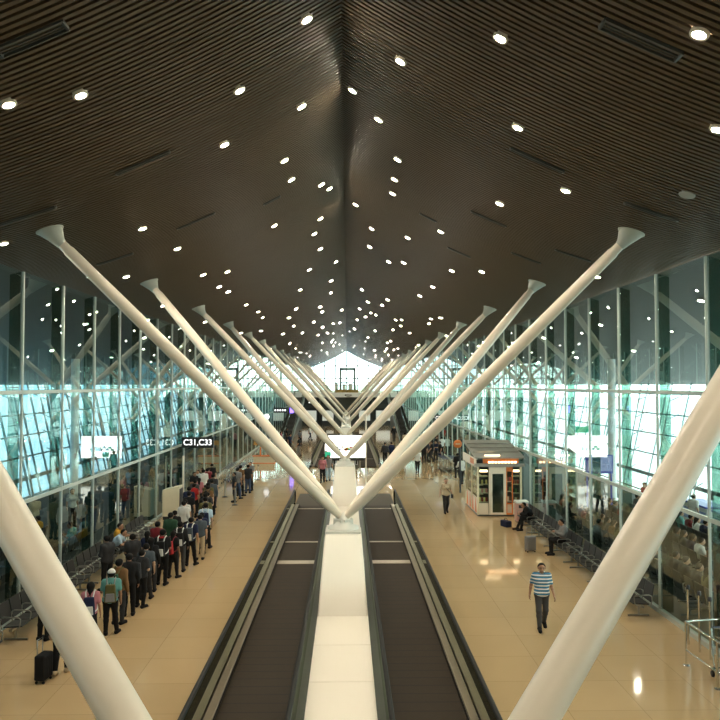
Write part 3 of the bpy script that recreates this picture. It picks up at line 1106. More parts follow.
# ------------------------------------------------------------------ luggage trolleys
def make_trolley():
    root = thing('luggage_trolley', 'x', 'trolley')
    f = MB()
    for x in (-0.26, 0.26):
        f.tube([(x * 0.7, -0.55, 0.16), (x, 0.30, 0.20), (x, 0.36, 0.30), (x, 0.42, 0.95), (x, 0.46, 1.02)], 0.017, 6)
    f.tube([(-0.26, 0.46, 1.02), (0.26, 0.46, 1.02)], 0.017, 6)
    f.tube([(-0.182, -0.55, 0.16), (0.182, -0.55, 0.16)], 0.017, 6)
    for y in (-0.3, 0.0):
        f.tube([(-0.235, y, 0.18), (0.235, y, 0.18)], 0.012, 6)
    f.build('tube_frame', chrome_m, root)
    d = MB()
    for k in range(5):
        d.box((-0.18 + 0.09 * k, -0.12, 0.205), (0.03, 0.84, 0.012), rot=(0.045, 0, 0))
    d.build('deck_slats', chrome_m, root)
    b = MB()
    for z in (0.72, 0.80, 0.88):
        b.tube([(-0.25, 0.39, z), (-0.22, 0.16, z + 0.02), (0.22, 0.16, z + 0.02), (0.25, 0.39, z)], 0.008, 5)
    for k in range(6):
        b.tube([(-0.2 + 0.08 * k, 0.16, 0.74), (-0.2 + 0.08 * k, 0.16, 0.90)], 0.006, 5)
    b.build('basket', chrome_m, root)
    h = MB().tube([(-0.22, 0.465, 1.035), (0.22, 0.465, 1.035)], 0.024, 8)
    h.build('handle', mat('trolley_handle_blue', (0.10, 0.13, 0.20), 0.4), root)
    for x, y in ((0, -0.5), (-0.31, 0.3), (0.31, 0.3)):
        w_ = MB().lathe([(0.0, -0.02), (0.07, -0.02), (0.075, 0.0), (0.07, 0.02), (0.0, 0.02)], (x, y, 0.076), 12, rot=(0, PI / 2, 0))
        w_.beam((x * 0.9, y, 0.08 if x == 0 else 0.16), (x * 0.9, y, 0.17 if x == 0 else 0.22), 0.03, 0.05)
        w_.build('wheel', rubber_m, root)
    return root


t0 = make_trolley()
t0.location = (8.50, 16.35, 0)
tag(t0, 'chrome luggage trolley parked inside the chrome rail, farthest in', 'trolley', 'luggage trolleys inside the chrome rail')
for k in range(1, 6):
    copy_thing(t0, (8.50, 16.35 - 0.72 * k, 0), 0, '%s chrome luggage trolley along the line inside the rail' % WORDS[k], 'luggage trolleys inside the chrome rail')
for k in range(10):
    x, y = 7.35 + 0.74 * (k % 2), 55.5 + 0.62 * (k // 2)
    copy_thing(t0, (x, y, 0), PI, 'chrome trolley in the cluster behind the kiosk, %s rank, %s file' % (WORDS[k // 2], WORDS[k % 2]), 'luggage trolleys behind the kiosk')
for k in range(12):
    x, y = -7.75 + 0.74 * (k % 2), 49.6 + 0.68 * (k // 2)
    copy_thing(t0, (x, y, 0), PI, 'chrome trolley in the cluster past the queue, %s rank, %s file' % (WORDS[k // 2], WORDS[k % 2]), 'luggage trolleys past the queue')

# chrome rail around the near trolleys
o = thing('trolley_rail', 'chrome tube rail fencing the luggage trolleys at the glass', 'rail')
pts = [(7.92, 17.35), (7.98, 16.0), (8.04, 14.6), (8.10, 13.2), (8.16, 11.8)]
for x, y in pts:
    m = MB().tube([(x, y, 0.012), (x, y, 1.0)], 0.026, 10)
    m.lathe([(0.075, 0), (0.075, 0.012), (0.03, 0.02)], (x, y, 0), 12)
    m.build('rail_post', chrome_m, o)
for z in (1.0, 0.35):
    MB().tube([(7.92, 17.35, z), (8.16, 11.8, z)], 0.026 if z > 0.5 else 0.02, 10).build('rail_bar', chrome_m, o)
MB().tube([(7.92, 17.35, 1.0), (8.75, 17.5, 1.0)], 0.026, 10).build('rail_bar', chrome_m, o)
for k, y in enumerate((18.6, 18.05, 17.55)):
    o = thing('bollard', '%s slim chrome bollard with a black cap behind the chrome rail' % WORDS[k], 'bollard', (8.62 + 0.02 * k, y + 0.15, 0), 0, 'chrome bollards at the glass')
    MB().tube([(0, 0, 0), (0, 0, 1.36)], 0.03, 10).build('shaft', chrome_m, o)
    MB().lathe([(0.045, 1.36), (0.045, 1.45), (0.0, 1.47)], n=12).build('cap', black_m, o)

# ------------------------------------------------------------------ queue-side display table and lounge furniture
o = thing('info_stand', 'orange framed white stand past the queue-side trolleys', 'stand', (-6.75, 62.5, 0))
MB().box((0, 0, 0.30), (1.7, 0.7, 0.52)).build('stand_body', counter_m, o, bevel=0.01)
MB().box((0, 0, 0.02), (1.86, 0.8, 0.04)).build('stand_base', orange_m, o)
MB().box((0, 0, 0.59), (1.86, 0.8, 0.05)).build('stand_top', orange_m, o)
MB().box((-0.3, 0, 1.05), (0.10, 0.10, 0.90)).build('upright', orange_m, o)
MB().box((-0.3, 0, 1.66), (1.1, 0.10, 0.36)).build('header', wood_m, o)

o = thing('display_board', 'blue framed lavender board standing in the lounge behind the kiosk-side benches', 'board', (13.0, 38.3, 0))
MB().box((0, 0, 2.40), (1.40, 0.10, 0.95)).build('board_frame', blue_m, o)
MB().box((0.03, -0.055, 2.44), (1.22, 0.02, 0.78)).build('board_face', lav_m, o)
for x in (-0.62, 0.62):
    MB().box((x, 0, 0.96), (0.08, 0.08, 1.92)).build('leg', blue_m, o)
for k, (x, y) in enumerate(((16.0, 27.5), (16.1, 30.6), (16.2, 33.7), (16.0, 24.4))):
    o = thing('boarding_desk', '%s blue and white boarding desk by the outer glass, kiosk side' % WORDS[k], 'desk', (x, y, 0), 0, 'blue boarding desks')
    MB().box((0, 0, 0.55), (0.9, 2.3, 1.06)).build('desk_body', fascia_m, o, bevel=0.02)
    MB().box((0, 0, 1.12), (1.1, 2.5, 0.08)).build('desk_top', blue_m, o, bevel=0.02)
    MB().box((-0.46, 0, 0.62), (0.03, 2.1, 0.5)).build('blue_panel', pblue_m, o)
    mo = MB().box((0.1, -0.4, 1.50), (0.05, 0.5, 0.34)).build('monitor', black_m, o)
    MB().tube([(0.1, -0.4, 1.16), (0.1, -0.4, 1.36)], 0.025, 8).build('monitor_stand', black_m, mo)
for k in range(4):
    o = thing('lounge_counter', '%s dark counter in the queue-side lounge' % WORDS[k], 'counter', (-16.6, 17 + 5.2 * k, 0), 0, 'dark lounge counters')
    MB().box((0, 0, 0.55), (0.9, 3.6, 1.06)).build('counter_body', dgrey_m, o, bevel=0.02)
    MB().box((0, 0, 1.12), (1.05, 3.8, 0.08)).build('counter_top', grey_m, o, bevel=0.01)
    MB().box((0.1, 0.6, 1.95), (0.10, 2.0, 0.12)).build('header', facade_m, o)
    for y in (-0.3, 1.5):
        MB().box((0.1, y, 1.52), (0.06, 0.06, 0.76)).build('upright', facade_m, o)

# ------------------------------------------------------------------ upper level bridge at the far end
BY = 114.0
br = MB()
br.box((0, BY + 20, 4.95), (2 * WX - 0.3, 40, 0.70))
tag(br.build('floor', fascia_m), kind='structure')
o = thing('bridge_railing', 'glass railing along the front edge of the far upper level', 'railing', (0, BY + 0.15, 5.30))
MB().box((0, 0, 0.55), (2 * WX - 0.4, 0.02, 1.05)).build('railing_pane', glass_kiosk, o)
MB().tube([(-WX + 0.2, 0, 1.1), (WX - 0.2, 0, 1.1)], 0.035, 8).build('railing_bar', steel_m, o)
for k in range(13):
    x = -WX + 0.25 + (2 * WX - 0.5) * k / 12
    MB().box((x, 0.04, 0.55), (0.05, 0.05, 1.08)).build('railing_post', steel_m, o)
o = thing('bridge_planter', 'honey-coloured timber band on the far upper level, below the bright gable', 'planter', (0.1, BY + 0.7, 5.30))
MB().box((0, 0, 0.22), (3.5, 0.5, 0.44)).build('planter_box', wood_m, o, bevel=0.02)
MB().box((0, 0, 0.45), (3.3, 0.38, 0.03)).build('soil', dgrey_m, o)
o = thing('oval_sign', 'grey oval sign on the white front of the far bridge', 'sign', (0.3, BY - 0.06, 4.92))
MB().lathe([(0.0, 0.05), (0.50, 0.05), (0.55, 0.0)], (0, 0, 0), 24, rot=Euler((PI / 2, 0, 0)).to_matrix(), sy=0.42).build('oval_plate', grey_m, o)
MB().box((0, -0.055, 0), (0.7, 0.01, 0.12)).build('pale_mark', fascia_m, o)
o = thing('lift_portal', 'tall grey-green portal frame standing before the bright far gable', 'portal', (0.2, BY + 4, 5.30))
pt_m = mat('portal_grey_green', (0.20, 0.30, 0.28), 0.4)
for x in (-1.1, 1.1):
    MB().box((x, 0, 1.9), (0.36, 0.8, 3.8)).build('portal_leg', pt_m, o)
MB().box((0, 0, 3.65), (2.56, 0.8, 0.42)).build('lintel_beam', pt_m, o)
MB().box((0, 0, 1.5), (1.84, 0.5, 0.20)).build('cross_bar', pt_m, o)
for k, (x, w_, h) in enumerate(((-1.75, 0.55, 1.5), (-0.55, 0.5, 1.3), (0.45, 0.7, 1.35))):
    o = thing('cabinet', '%s grey cabinet on the far upper level by the portal' % WORDS[k], 'cabinet', (0.2 + x, BY + 2.4, 5.30), 0, 'grey cabinets on the upper level')
    MB().box((0, 0, h / 2), (w_, 0.5, h)).build('cabinet_body', pt_m, o, bevel=0.02)
    MB().box((0, -0.26, h / 2), (w_ * 0.8, 0.02, h * 0.8)).build('cabinet_door', fascia_m, o)

# escalators up to the bridge
def make_escalator(sx, label):
    root = thing('escalator', label, 'escalator', (sx * 6.9, 86, 0), 0, 'escalators to the far bridge')
    L, H = 25.0, 4.6
    n = 36
    s = MB()
    for k in range(n):
        y = 1.5 + (L - 3) * k / n
        z = H * k / n
        s.box((0, y + (L - 3) / n / 2, z / 2 + 0.06), (1.0, (L - 3) / n, z + 0.12))
    s.build('step_stair', dgrey_m, root)
    for x in (-0.62, 0.62):
        g = MB()
        g.add([(x - 0.01, 0.3, 0.1), (x + 0.01, 0.3, 0.1), (x + 0.01, L, H + 0.1), (x - 0.01, L, H + 0.1),
               (x - 0.01, 0.3, 1.0), (x + 0.01, 0.3, 1.0), (x + 0.01, L, H + 1.0), (x - 0.01, L, H + 1.0)],
              [(3, 2, 1, 0), (4, 5, 6, 7), (0, 1, 5, 4), (1, 2, 6, 5), (2, 3, 7, 6), (3, 0, 4, 7)])
        b_ = g.build('balustrade', glass_bal, root)
        MB().tube([(x, 0.2, 0.7), (x, 0.2, 0.98), (x, 1.2, 1.14), (x, L - 0.5, H + 0.98), (x, L, H + 1.0)], 0.05, 8).build('handrail', rubber_m, b_)
        c = MB()
        c.add([(x * 1.16 - 0.05, 0.2, 0.0), (x * 1.16 + 0.05, 0.2, 0.0), (x * 1.16 + 0.05, L, H - 0.6), (x * 1.16 - 0.05, L, H - 0.6),
               (x * 1.16 - 0.05, 0.2, 0.22), (x * 1.16 + 0.05, 0.2, 0.22), (x * 1.16 + 0.05, L, H + 0.2), (x * 1.16 - 0.05, L, H + 0.2)],
              [(3, 2, 1, 0), (4, 5, 6, 7), (0, 1, 5, 4), (1, 2, 6, 5), (2, 3, 7, 6), (3, 0, 4, 7)])
        c.build('cladding', facade_m, root)
    return root


make_escalator(-1, 'dark escalator climbing to the far bridge on the queue side')
make_escalator(1, 'dark escalator climbing to the far bridge on the kiosk side')

bw = MB().box((0, BY + 6.4, 2.28), (2 * WX - 0.3, 0.2, 4.56))
tag(bw.build('wall_back', mat('under_bridge_wall', (0.16, 0.17, 0.15), 0.6)), kind='structure')
# shop fronts under the bridge
shop_glow = mat('shop_window_glow', (0.5, 0.47, 0.4), emit=0.28, ecol=(0.9, 0.95, 0.85))
for k, (x, w_) in enumerate(((-6.4, 4.2), (-2.9, 2.2), (2.9, 2.2), (6.4, 4.2))):
    o = thing('retail_shop', ['dark shop front under the bridge, beside the queue-side escalator', 'narrow dark shop front under the bridge, queue side of the centre',
                             'narrow dark shop front under the bridge, kiosk side of the centre', 'dark shop front under the bridge, beside the kiosk-side escalator'][k],
              'shop front', (x, BY + 5, 0), 0, 'shop fronts under the bridge')
    MB().box((0, 0.5, 2.2), (w_, 1.0, 4.4)).build('shop_body', shop_m, o)
    MB().box((0, -0.02, 1.6), (w_ * 0.8, 0.04, 1.6)).build('lit_window', shop_glow, o)
    MB().box((0, -0.06, 3.1), (w_ * 0.9, 0.12, 0.6)).build('shop_fascia', dgrey_m, o)

# dark carpet of the two lounges
carpet_m = mat('lounge_carpet', (0.055, 0.060, 0.055), 0.9, var=0.2, scale=3)
for sx in (-1, 1):
    c = MB().box((sx * (WX + FX) / 2, 78, 0.004), (FX - WX - 0.16, 160, 0.008))
    tag(c.build('floor', carpet_m), kind='structure')

# ------------------------------------------------------------------ people
def seg_field(F, lo, h, a, b, ra, rb, k):
    m = max(ra, rb) + k + 0.05
    p0 = np.minimum(a, b) - m
    p1 = np.maximum(a, b) + m
    n = F.shape
    i0 = np.maximum(np.floor((p0 - lo) / h).astype(int), 0)
    i1 = np.minimum(np.ceil((p1 - lo) / h).astype(int) + 1, n)
    if (i1 <= i0).any():
        return
    sl = tuple(slice(i0[q], i1[q]) for q in range(3))
    g = np.meshgrid(*[lo[q] + h * np.arange(i0[q], i1[q]) for q in range(3)], indexing='ij')
    d = b - a
    L2 = max(float(d @ d), 1e-9)
    t = sum((g[q] - a[q]) * d[q] for q in range(3)) / L2
    t = np.clip(t, 0, 1)
    dist = np.sqrt(sum((g[q] - a[q] - t * d[q]) ** 2 for q in range(3))) - (ra + (rb - ra) * t)
    S = F[sl]
    hh = np.maximum(k - np.abs(S - dist), 0) / k
    F[sl] = np.minimum(S, dist) - hh * hh * k * 0.25


def surface_net(F, lo, h):
    S = F < 0
    nx, ny, nz = F.shape
    cs = [(i, j, k) for i in (0, 1) for j in (0, 1) for k in (0, 1)]
    cnt = sum(S[i:nx - 1 + i, j:ny - 1 + j, k:nz - 1 + k].astype(np.int8) for i, j, k in cs)
    act = (cnt > 0) & (cnt < 8)
    idx = np.argwhere(act)
    ids = -np.ones(act.shape, dtype=np.int64)
    ids[act] = np.arange(len(idx))
    P = np.zeros((len(idx), 3))
    W = np.zeros(len(idx))
    for a in cs:
        for q in range(3):
            if a[q] == 0:
                b = list(a)
                b[q] = 1
                fa = F[idx[:, 0] + a[0], idx[:, 1] + a[1], idx[:, 2] + a[2]]
                fb = F[idx[:, 0] + b[0], idx[:, 1] + b[1], idx[:, 2] + b[2]]
                m = (fa < 0) != (fb < 0)
                t = fa[m] / (fa[m] - fb[m])
                pt = np.tile(np.array(a, float), (len(t), 1))
                pt[:, q] += t
                P[m] += pt
                W[m] += 1
    V = lo + (P / W[:, None] + idx) * h
    Q = []
    for q in range(3):
        u, v = (q + 1) % 3, (q + 2) % 3
        s0 = [slice(None)] * 3
        s1 = [slice(None)] * 3
        s0[q] = slice(0, -1)
        s1[q] = slice(1, None)
        d = S[tuple(s0)] != S[tuple(s1)]
        e = np.argwhere(d)
        e = e[(e[:, u] > 0) & (e[:, v] > 0) & (e[:, u] < F.shape[u] - 1) & (e[:, v] < F.shape[v] - 1)]
        if not len(e):
            continue
        ins = S[e[:, 0], e[:, 1], e[:, 2]]

        def at(du, dv):
            c = e.copy()
            c[:, u] += du
            c[:, v] += dv
            return ids[c[:, 0], c[:, 1], c[:, 2]]
        quad = np.stack([at(-1, -1), at(0, -1), at(0, 0), at(-1, 0)], 1)
        quad[~ins] = quad[~ins][:, ::-1]
        Q.append(quad)
    Q = np.concatenate(Q)
    return V, Q


def sdf_mesh(name, prims, mats, h=0.010, clip=None, paint=None):
    A = np.array([p[0] for p in prims] + [p[1] for p in prims])
    r = max(max(p[2], p[3]) for p in prims) + 0.03
    lo = A.min(0) - r
    hi = A.max(0) + r
    n = np.ceil((hi - lo) / h).astype(int) + 1
    F = np.full(tuple(n), 0.25)
    for a, b, ra, rb, k in prims:
        seg_field(F, lo, h, np.asarray(a, float), np.asarray(b, float), ra, rb, k)
    if clip:
        g = np.meshgrid(*[lo[q] + h * np.arange(n[q]) for q in range(3)], indexing='ij')
        for fn in clip:
            F = np.maximum(F, fn(*g))
    F[0], F[-1] = 0.2, 0.2
    F[:, 0], F[:, -1] = 0.2, 0.2
    F[:, :, 0], F[:, :, -1] = 0.2, 0.2
    V, Q = surface_net(F, lo, h)
    mi = None
    if paint:
        mi = paint(V[Q].mean(1))
    return np_mesh(name, V, Q, mats, smooth=True, mi=mi)


def v3(*a):
    return np.array(a, float)


def joints(pose):
    j = dict(P=v3(0, 0, 0.95), C=v3(0, 0.005, 1.26), N=v3(0, 0.015, 1.44), H=v3(0, -0.02, 1.605))
    j['S'] = [v3(-0.175, 0.01, 1.405), v3(0.175, 0.01, 1.405)]
    j['E'] = [v3(-0.235, 0.05, 1.13), v3(0.235, 0.05, 1.13)]
    j['W'] = [v3(-0.25, -0.02, 0.89), v3(0.25, -0.02, 0.89)]
    j['L'] = [v3(-0.09, 0, 0.90), v3(0.09, 0, 0.90)]
    j['K'] = [v3(-0.105, -0.02, 0.50), v3(0.105, -0.02, 0.50)]
    j['A'] = [v3(-0.11, 0.03, 0.085), v3(0.11, 0.03, 0.085)]
    j['T'] = [v3(-0.13, -0.14, 0.03), v3(0.13, -0.14, 0.03)]
    if pose == 'relaxed':
        j['P'] = v3(0.03, 0, 0.94)
        j['L'] = [v3(-0.06, 0, 0.885), v3(0.12, 0, 0.905)]
        j['K'] = [v3(-0.10, -0.09, 0.49), v3(0.125, -0.01, 0.50)]
        j['A'] = [v3(-0.15, -0.05, 0.085), v3(0.13, 0.04, 0.085)]
        j['T'] = [v3(-0.20, -0.21, 0.03), v3(0.16, -0.13, 0.03)]
        j['E'][1] = v3(0.25, -0.04, 1.14)
        j['W'][1] = v3(0.09, -0.22, 1.16)
        j['H'] = v3(0.0, -0.045, 1.595)
    if pose == 'phone':
        for s, q in ((-1, 0), (1, 1)):
            j['E'][q] = v3(0.225 * s, -0.02, 1.13)
            j['W'][q] = v3(0.07 * s, -0.25, 1.17)
        j['H'] = v3(0, -0.065, 1.585)
        j['A'] = [v3(-0.10, 0.06, 0.085), v3(0.13, -0.02, 0.085)]
        j['T'] = [v3(-0.13, -0.11, 0.03), v3(0.17, -0.18, 0.03)]
    if pose == 'walk':
        j['K'] = [v3(-0.095, -0.13, 0.51), v3(0.095, -0.02, 0.50)]
        j['A'] = [v3(-0.09, -0.20, 0.10), v3(0.09, 0.22, 0.15)]
        j['T'] = [v3(-0.10, -0.37, 0.05), v3(0.10, 0.09, 0.035)]
        j['E'] = [v3(-0.26, 0.10, 1.14), v3(0.255, 0.0, 1.13)]
        j['W'] = [v3(-0.305, 0.06, 0.90), v3(0.30, -0.15, 0.92)]
    if pose == 'pull':
        j['K'] = [v3(-0.095, -0.08, 0.51), v3(0.095, 0.0, 0.50)]
        j['A'] = [v3(-0.10, -0.12, 0.09), v3(0.10, 0.13, 0.12)]
        j['T'] = [v3(-0.11, -0.29, 0.035), v3(0.11, -0.03, 0.03)]
        j['E'][0] = v3(-0.25, 0.12, 1.14)
        j['W'][0] = v3(-0.28, 0.20, 0.90)
    if pose == 'push':
        j['C'] = v3(0, -0.05, 1.24)
        j['N'] = v3(0, -0.08, 1.42)
        j['H'] = v3(0, -0.13, 1.58)
        for s, q in ((-1, 0), (1, 1)):
            j['S'][q] = v3(0.175 * s, -0.075, 1.385)
            j['E'][q] = v3(0.24 * s, -0.17, 1.14)
            j['W'][q] = v3(0.20 * s, -0.40, 1.08)
        j['K'] = [v3(-0.095, -0.13, 0.51), v3(0.095, 0.0, 0.50)]
        j['A'] = [v3(-0.10, -0.12, 0.09), v3(0.10, 0.22, 0.14)]
        j['T'] = [v3(-0.11, -0.29, 0.035), v3(0.11, 0.07, 0.03)]
    if pose in ('sit', 'sit_read', 'sit_lean'):
        y = 0.06
        j['P'] = v3(0, y, 0.585)
        j['C'] = v3(0, y + 0.03, 0.89)
        j['N'] = v3(0, y + 0.05, 1.07)
        j['H'] = v3(0, y - 0.005, 1.235)
        for s, q in ((-1, 0), (1, 1)):
            j['S'][q] = v3(0.175 * s, y + 0.045, 1.03)
            j['E'][q] = v3(0.235 * s, y + 0.02, 0.77)
            j['W'][q] = v3(0.13 * s, y - 0.20, 0.70)
            j['L'][q] = v3(0.095 * s, y, 0.565)
            j['K'][q] = v3(0.12 * s, y - 0.43, 0.555)
            j['A'][q] = v3(0.12 * s, y - 0.42, 0.085)
            j['T'][q] = v3(0.14 * s, y - 0.59, 0.03)
        if pose == 'sit_read':
            for s, q in ((-1, 0), (1, 1)):
                j['E'][q] = v3(0.23 * s, y - 0.05, 0.80)
                j['W'][q] = v3(0.07 * s, y - 0.28, 0.88)
            j['H'] = v3(0, y - 0.045, 1.22)
        if pose == 'sit_lean':
            j['C'] = v3(0, y - 0.13, 0.85)
            j['N'] = v3(0, y - 0.25, 0.99)
            j['H'] = v3(0, y - 0.36, 1.11)
            for s, q in ((-1, 0), (1, 1)):
                j['S'][q] = v3(0.175 * s, y - 0.22, 0.97)
                j['E'][q] = v3(0.20 * s, y - 0.33, 0.72)
                j['W'][q] = v3(0.07 * s, y - 0.50, 0.72)
            j['K'] = [v3(-0.12, y - 0.42, 0.555), v3(0.12, y - 0.43, 0.555)]
            j['A'] = [v3(-0.10, y - 0.62, 0.10), v3(0.13, y - 0.50, 0.085)]
            j['T'] = [v3(-0.12, y - 0.79, 0.045), v3(0.16, y - 0.67, 0.03)]
    return j


def body_prims(j, woman=False):
    f = 0.90 if woman else 1.0
    P, C, N, H = j['P'], j['C'], j['N'], j['H']
    X = v3(1, 0, 0)
    mid = (P + C) / 2
    T = [(P - 0.072 * X, P + 0.072 * X, 0.112, 0.112, 0.03), (mid - 0.06 * X * f, mid + 0.06 * X * f, 0.100 * f, 0.100 * f, 0.07),
         (C - 0.080 * X * f, C + 0.080 * X * f, 0.116 * f, 0.116 * f, 0.07)]
    S0, S1 = [N + (s - N) * v3(f, 1, 1) for s in j['S']]
    up = (S0 + S1) / 2
    T += [(up - 0.11 * X * f - v3(0, 0, 0.05), up + 0.11 * X * f - v3(0, 0, 0.05), 0.095 * f, 0.095 * f, 0.05),
          (S0, S1, 0.055, 0.055, 0.03), (C, N, 0.10 * f, 0.07, 0.04)]
    if woman:
        T += [(C + v3(-0.07, -0.085, 0.01), C + v3(0.07, -0.085, 0.01), 0.058, 0.058, 0.03)]
    sh = [S0, S1]
    up_arms, low_arms, hands, thighs, calves, feet = [], [], [], [], [], []
    for q in (0, 1):
        s = -1 if q == 0 else 1
        E, W = j['E'][q], j['W'][q]
        up_arms.append((sh[q], E, 0.052 * f, 0.042 * f, 0.03))
        mid_f = E + (W - E) * 0.3
        low_arms += [(E, mid_f, 0.042 * f, 0.041 * f, 0.02), (mid_f, W, 0.041 * f, 0.027 * f, 0.02)]
        d = (W - E)
        d /= np.linalg.norm(d)
        fw = v3(0, -1, 0) if abs(d[1]) < 0.8 else v3(0, 0, 1)
        a = fw - d * (fw @ d)
        a /= np.linalg.norm(a)             # across the palm, thumb side
        nrm = np.cross(d, a) * (1 if s > 0 else -1)
        if nrm[0] * s > 0:
            nrm = -nrm                     # palm faces the body
        hands.append((W, W + d * 0.05, 0.025, 0.024, 0.012))
        for u in (-0.022, 0.0, 0.022):
            hands.append((W + d * 0.02 + a * u * 0.6, W + d * 0.085 + a * u, 0.018, 0.016, 0.012))
        for u, L in ((0.032, 0.066), (0.011, 0.075), (-0.011, 0.070), (-0.031, 0.055)):
            k0 = W + d * 0.085 + a * u
            k1 = k0 + (d * 0.93 + nrm * 0.30) * L * 0.55
            k2 = k1 + (d * 0.70 + nrm * 0.70) * L * 0.5
            hands += [(k0, k1, 0.0105, 0.0095, 0.004), (k1, k2, 0.0095, 0.0085, 0.004)]
        th0 = W + d * 0.025 + a * 0.020
        th1 = th0 + (d * 0.65 + a * 0.70 + nrm * 0.2) * 0.045
        th2 = th1 + (d * 0.90 + a * 0.15 + nrm * 0.35) * 0.035
        hands += [(th0, th1, 0.0135, 0.0115, 0.006), (th1, th2, 0.0115, 0.0095, 0.004)]
        L_, K, A, To = j['L'][q], j['K'][q], j['A'][q], j['T'][q]
        thighs.append((L_, K, 0.086, 0.056, 0.04))
        cm = K + (A - K) * 0.3
        cd = (A - K) / np.linalg.norm(A - K)
        back = v3(0, 1, 0) - cd * cd[1]
        calves += [(K, cm + back * 0.012, 0.054, 0.054, 0.03), (cm + back * 0.012, A, 0.054, 0.036, 0.02)]
        fd = To - A
        fd[2] = 0
        fd /= np.linalg.norm(fd)
        heel = A - fd * 0.045 + v3(0, 0, -0.035)
        feet.append([(heel, A + v3(0, 0, -0.02), 0.036, 0.036, 0.02), (A + v3(0, 0, -0.02), To, 0.038, 0.028, 0.03), (heel, To, 0.034, 0.030, 0.03)])
    head = [(N, H + v3(0, 0.012, -0.07), 0.056 * f, 0.054 * f, 0.03),
            (H + v3(0, 0.022, 0.025), H + v3(0, -0.012, 0.02), 0.088, 0.084, 0.02),
            (H + v3(0, -0.012, 0.01), H + v3(0, -0.035, -0.072), 0.076, 0.044, 0.03),
            (H + v3(0, -0.085, 0.004), H + v3(0, -0.112, -0.034), 0.010, 0.017, 0.012),
            (H + v3(0, -0.082, -0.066), H + v3(0, -0.076, -0.064), 0.020, 0.016, 0.015)]
    for s in (-1, 1):
        head += [(H + v3(0.086 * s, 0.012, -0.026), H + v3(0.092 * s, 0.018, 0.012), 0.013, 0.017, 0.008),
                 (H + v3(0.018 * s, -0.078, -0.058), H + v3(0.03 * s, -0.065, -0.05), 0.014, 0.012, 0.015)]
    return dict(T=T, ua=up_arms, la=low_arms, hands=hands, th=thighs, ca=calves, feet=feet, head=head)


skin_ms = [mat('skin_tan', (0.36, 0.195, 0.115), 0.55), mat('skin_light', (0.48, 0.29, 0.19), 0.55), mat('skin_brown', (0.24, 0.125, 0.07), 0.55)]
eye_m = mat('eye_dark', (0.012, 0.010, 0.010), 0.3)
lip_m = mat('lip_red_brown', (0.30, 0.10, 0.08), 0.5)
hair_m = mat('black_hair', (0.006, 0.005, 0.0045), 0.75, spec=0.15)
ghair_m = mat('grey_hair', (0.16, 0.15, 0.14), 0.6)
PM = {}


def inflate(ps, d):
    return [(a, b, ra + d, rb + d, k + 0.01) for a, b, ra, rb, k in ps]


def lerp_seg(p, t):
    a, b, ra, rb, k = p
    return (a, a + (b - a) * t, ra, ra + (rb - ra) * t, k)


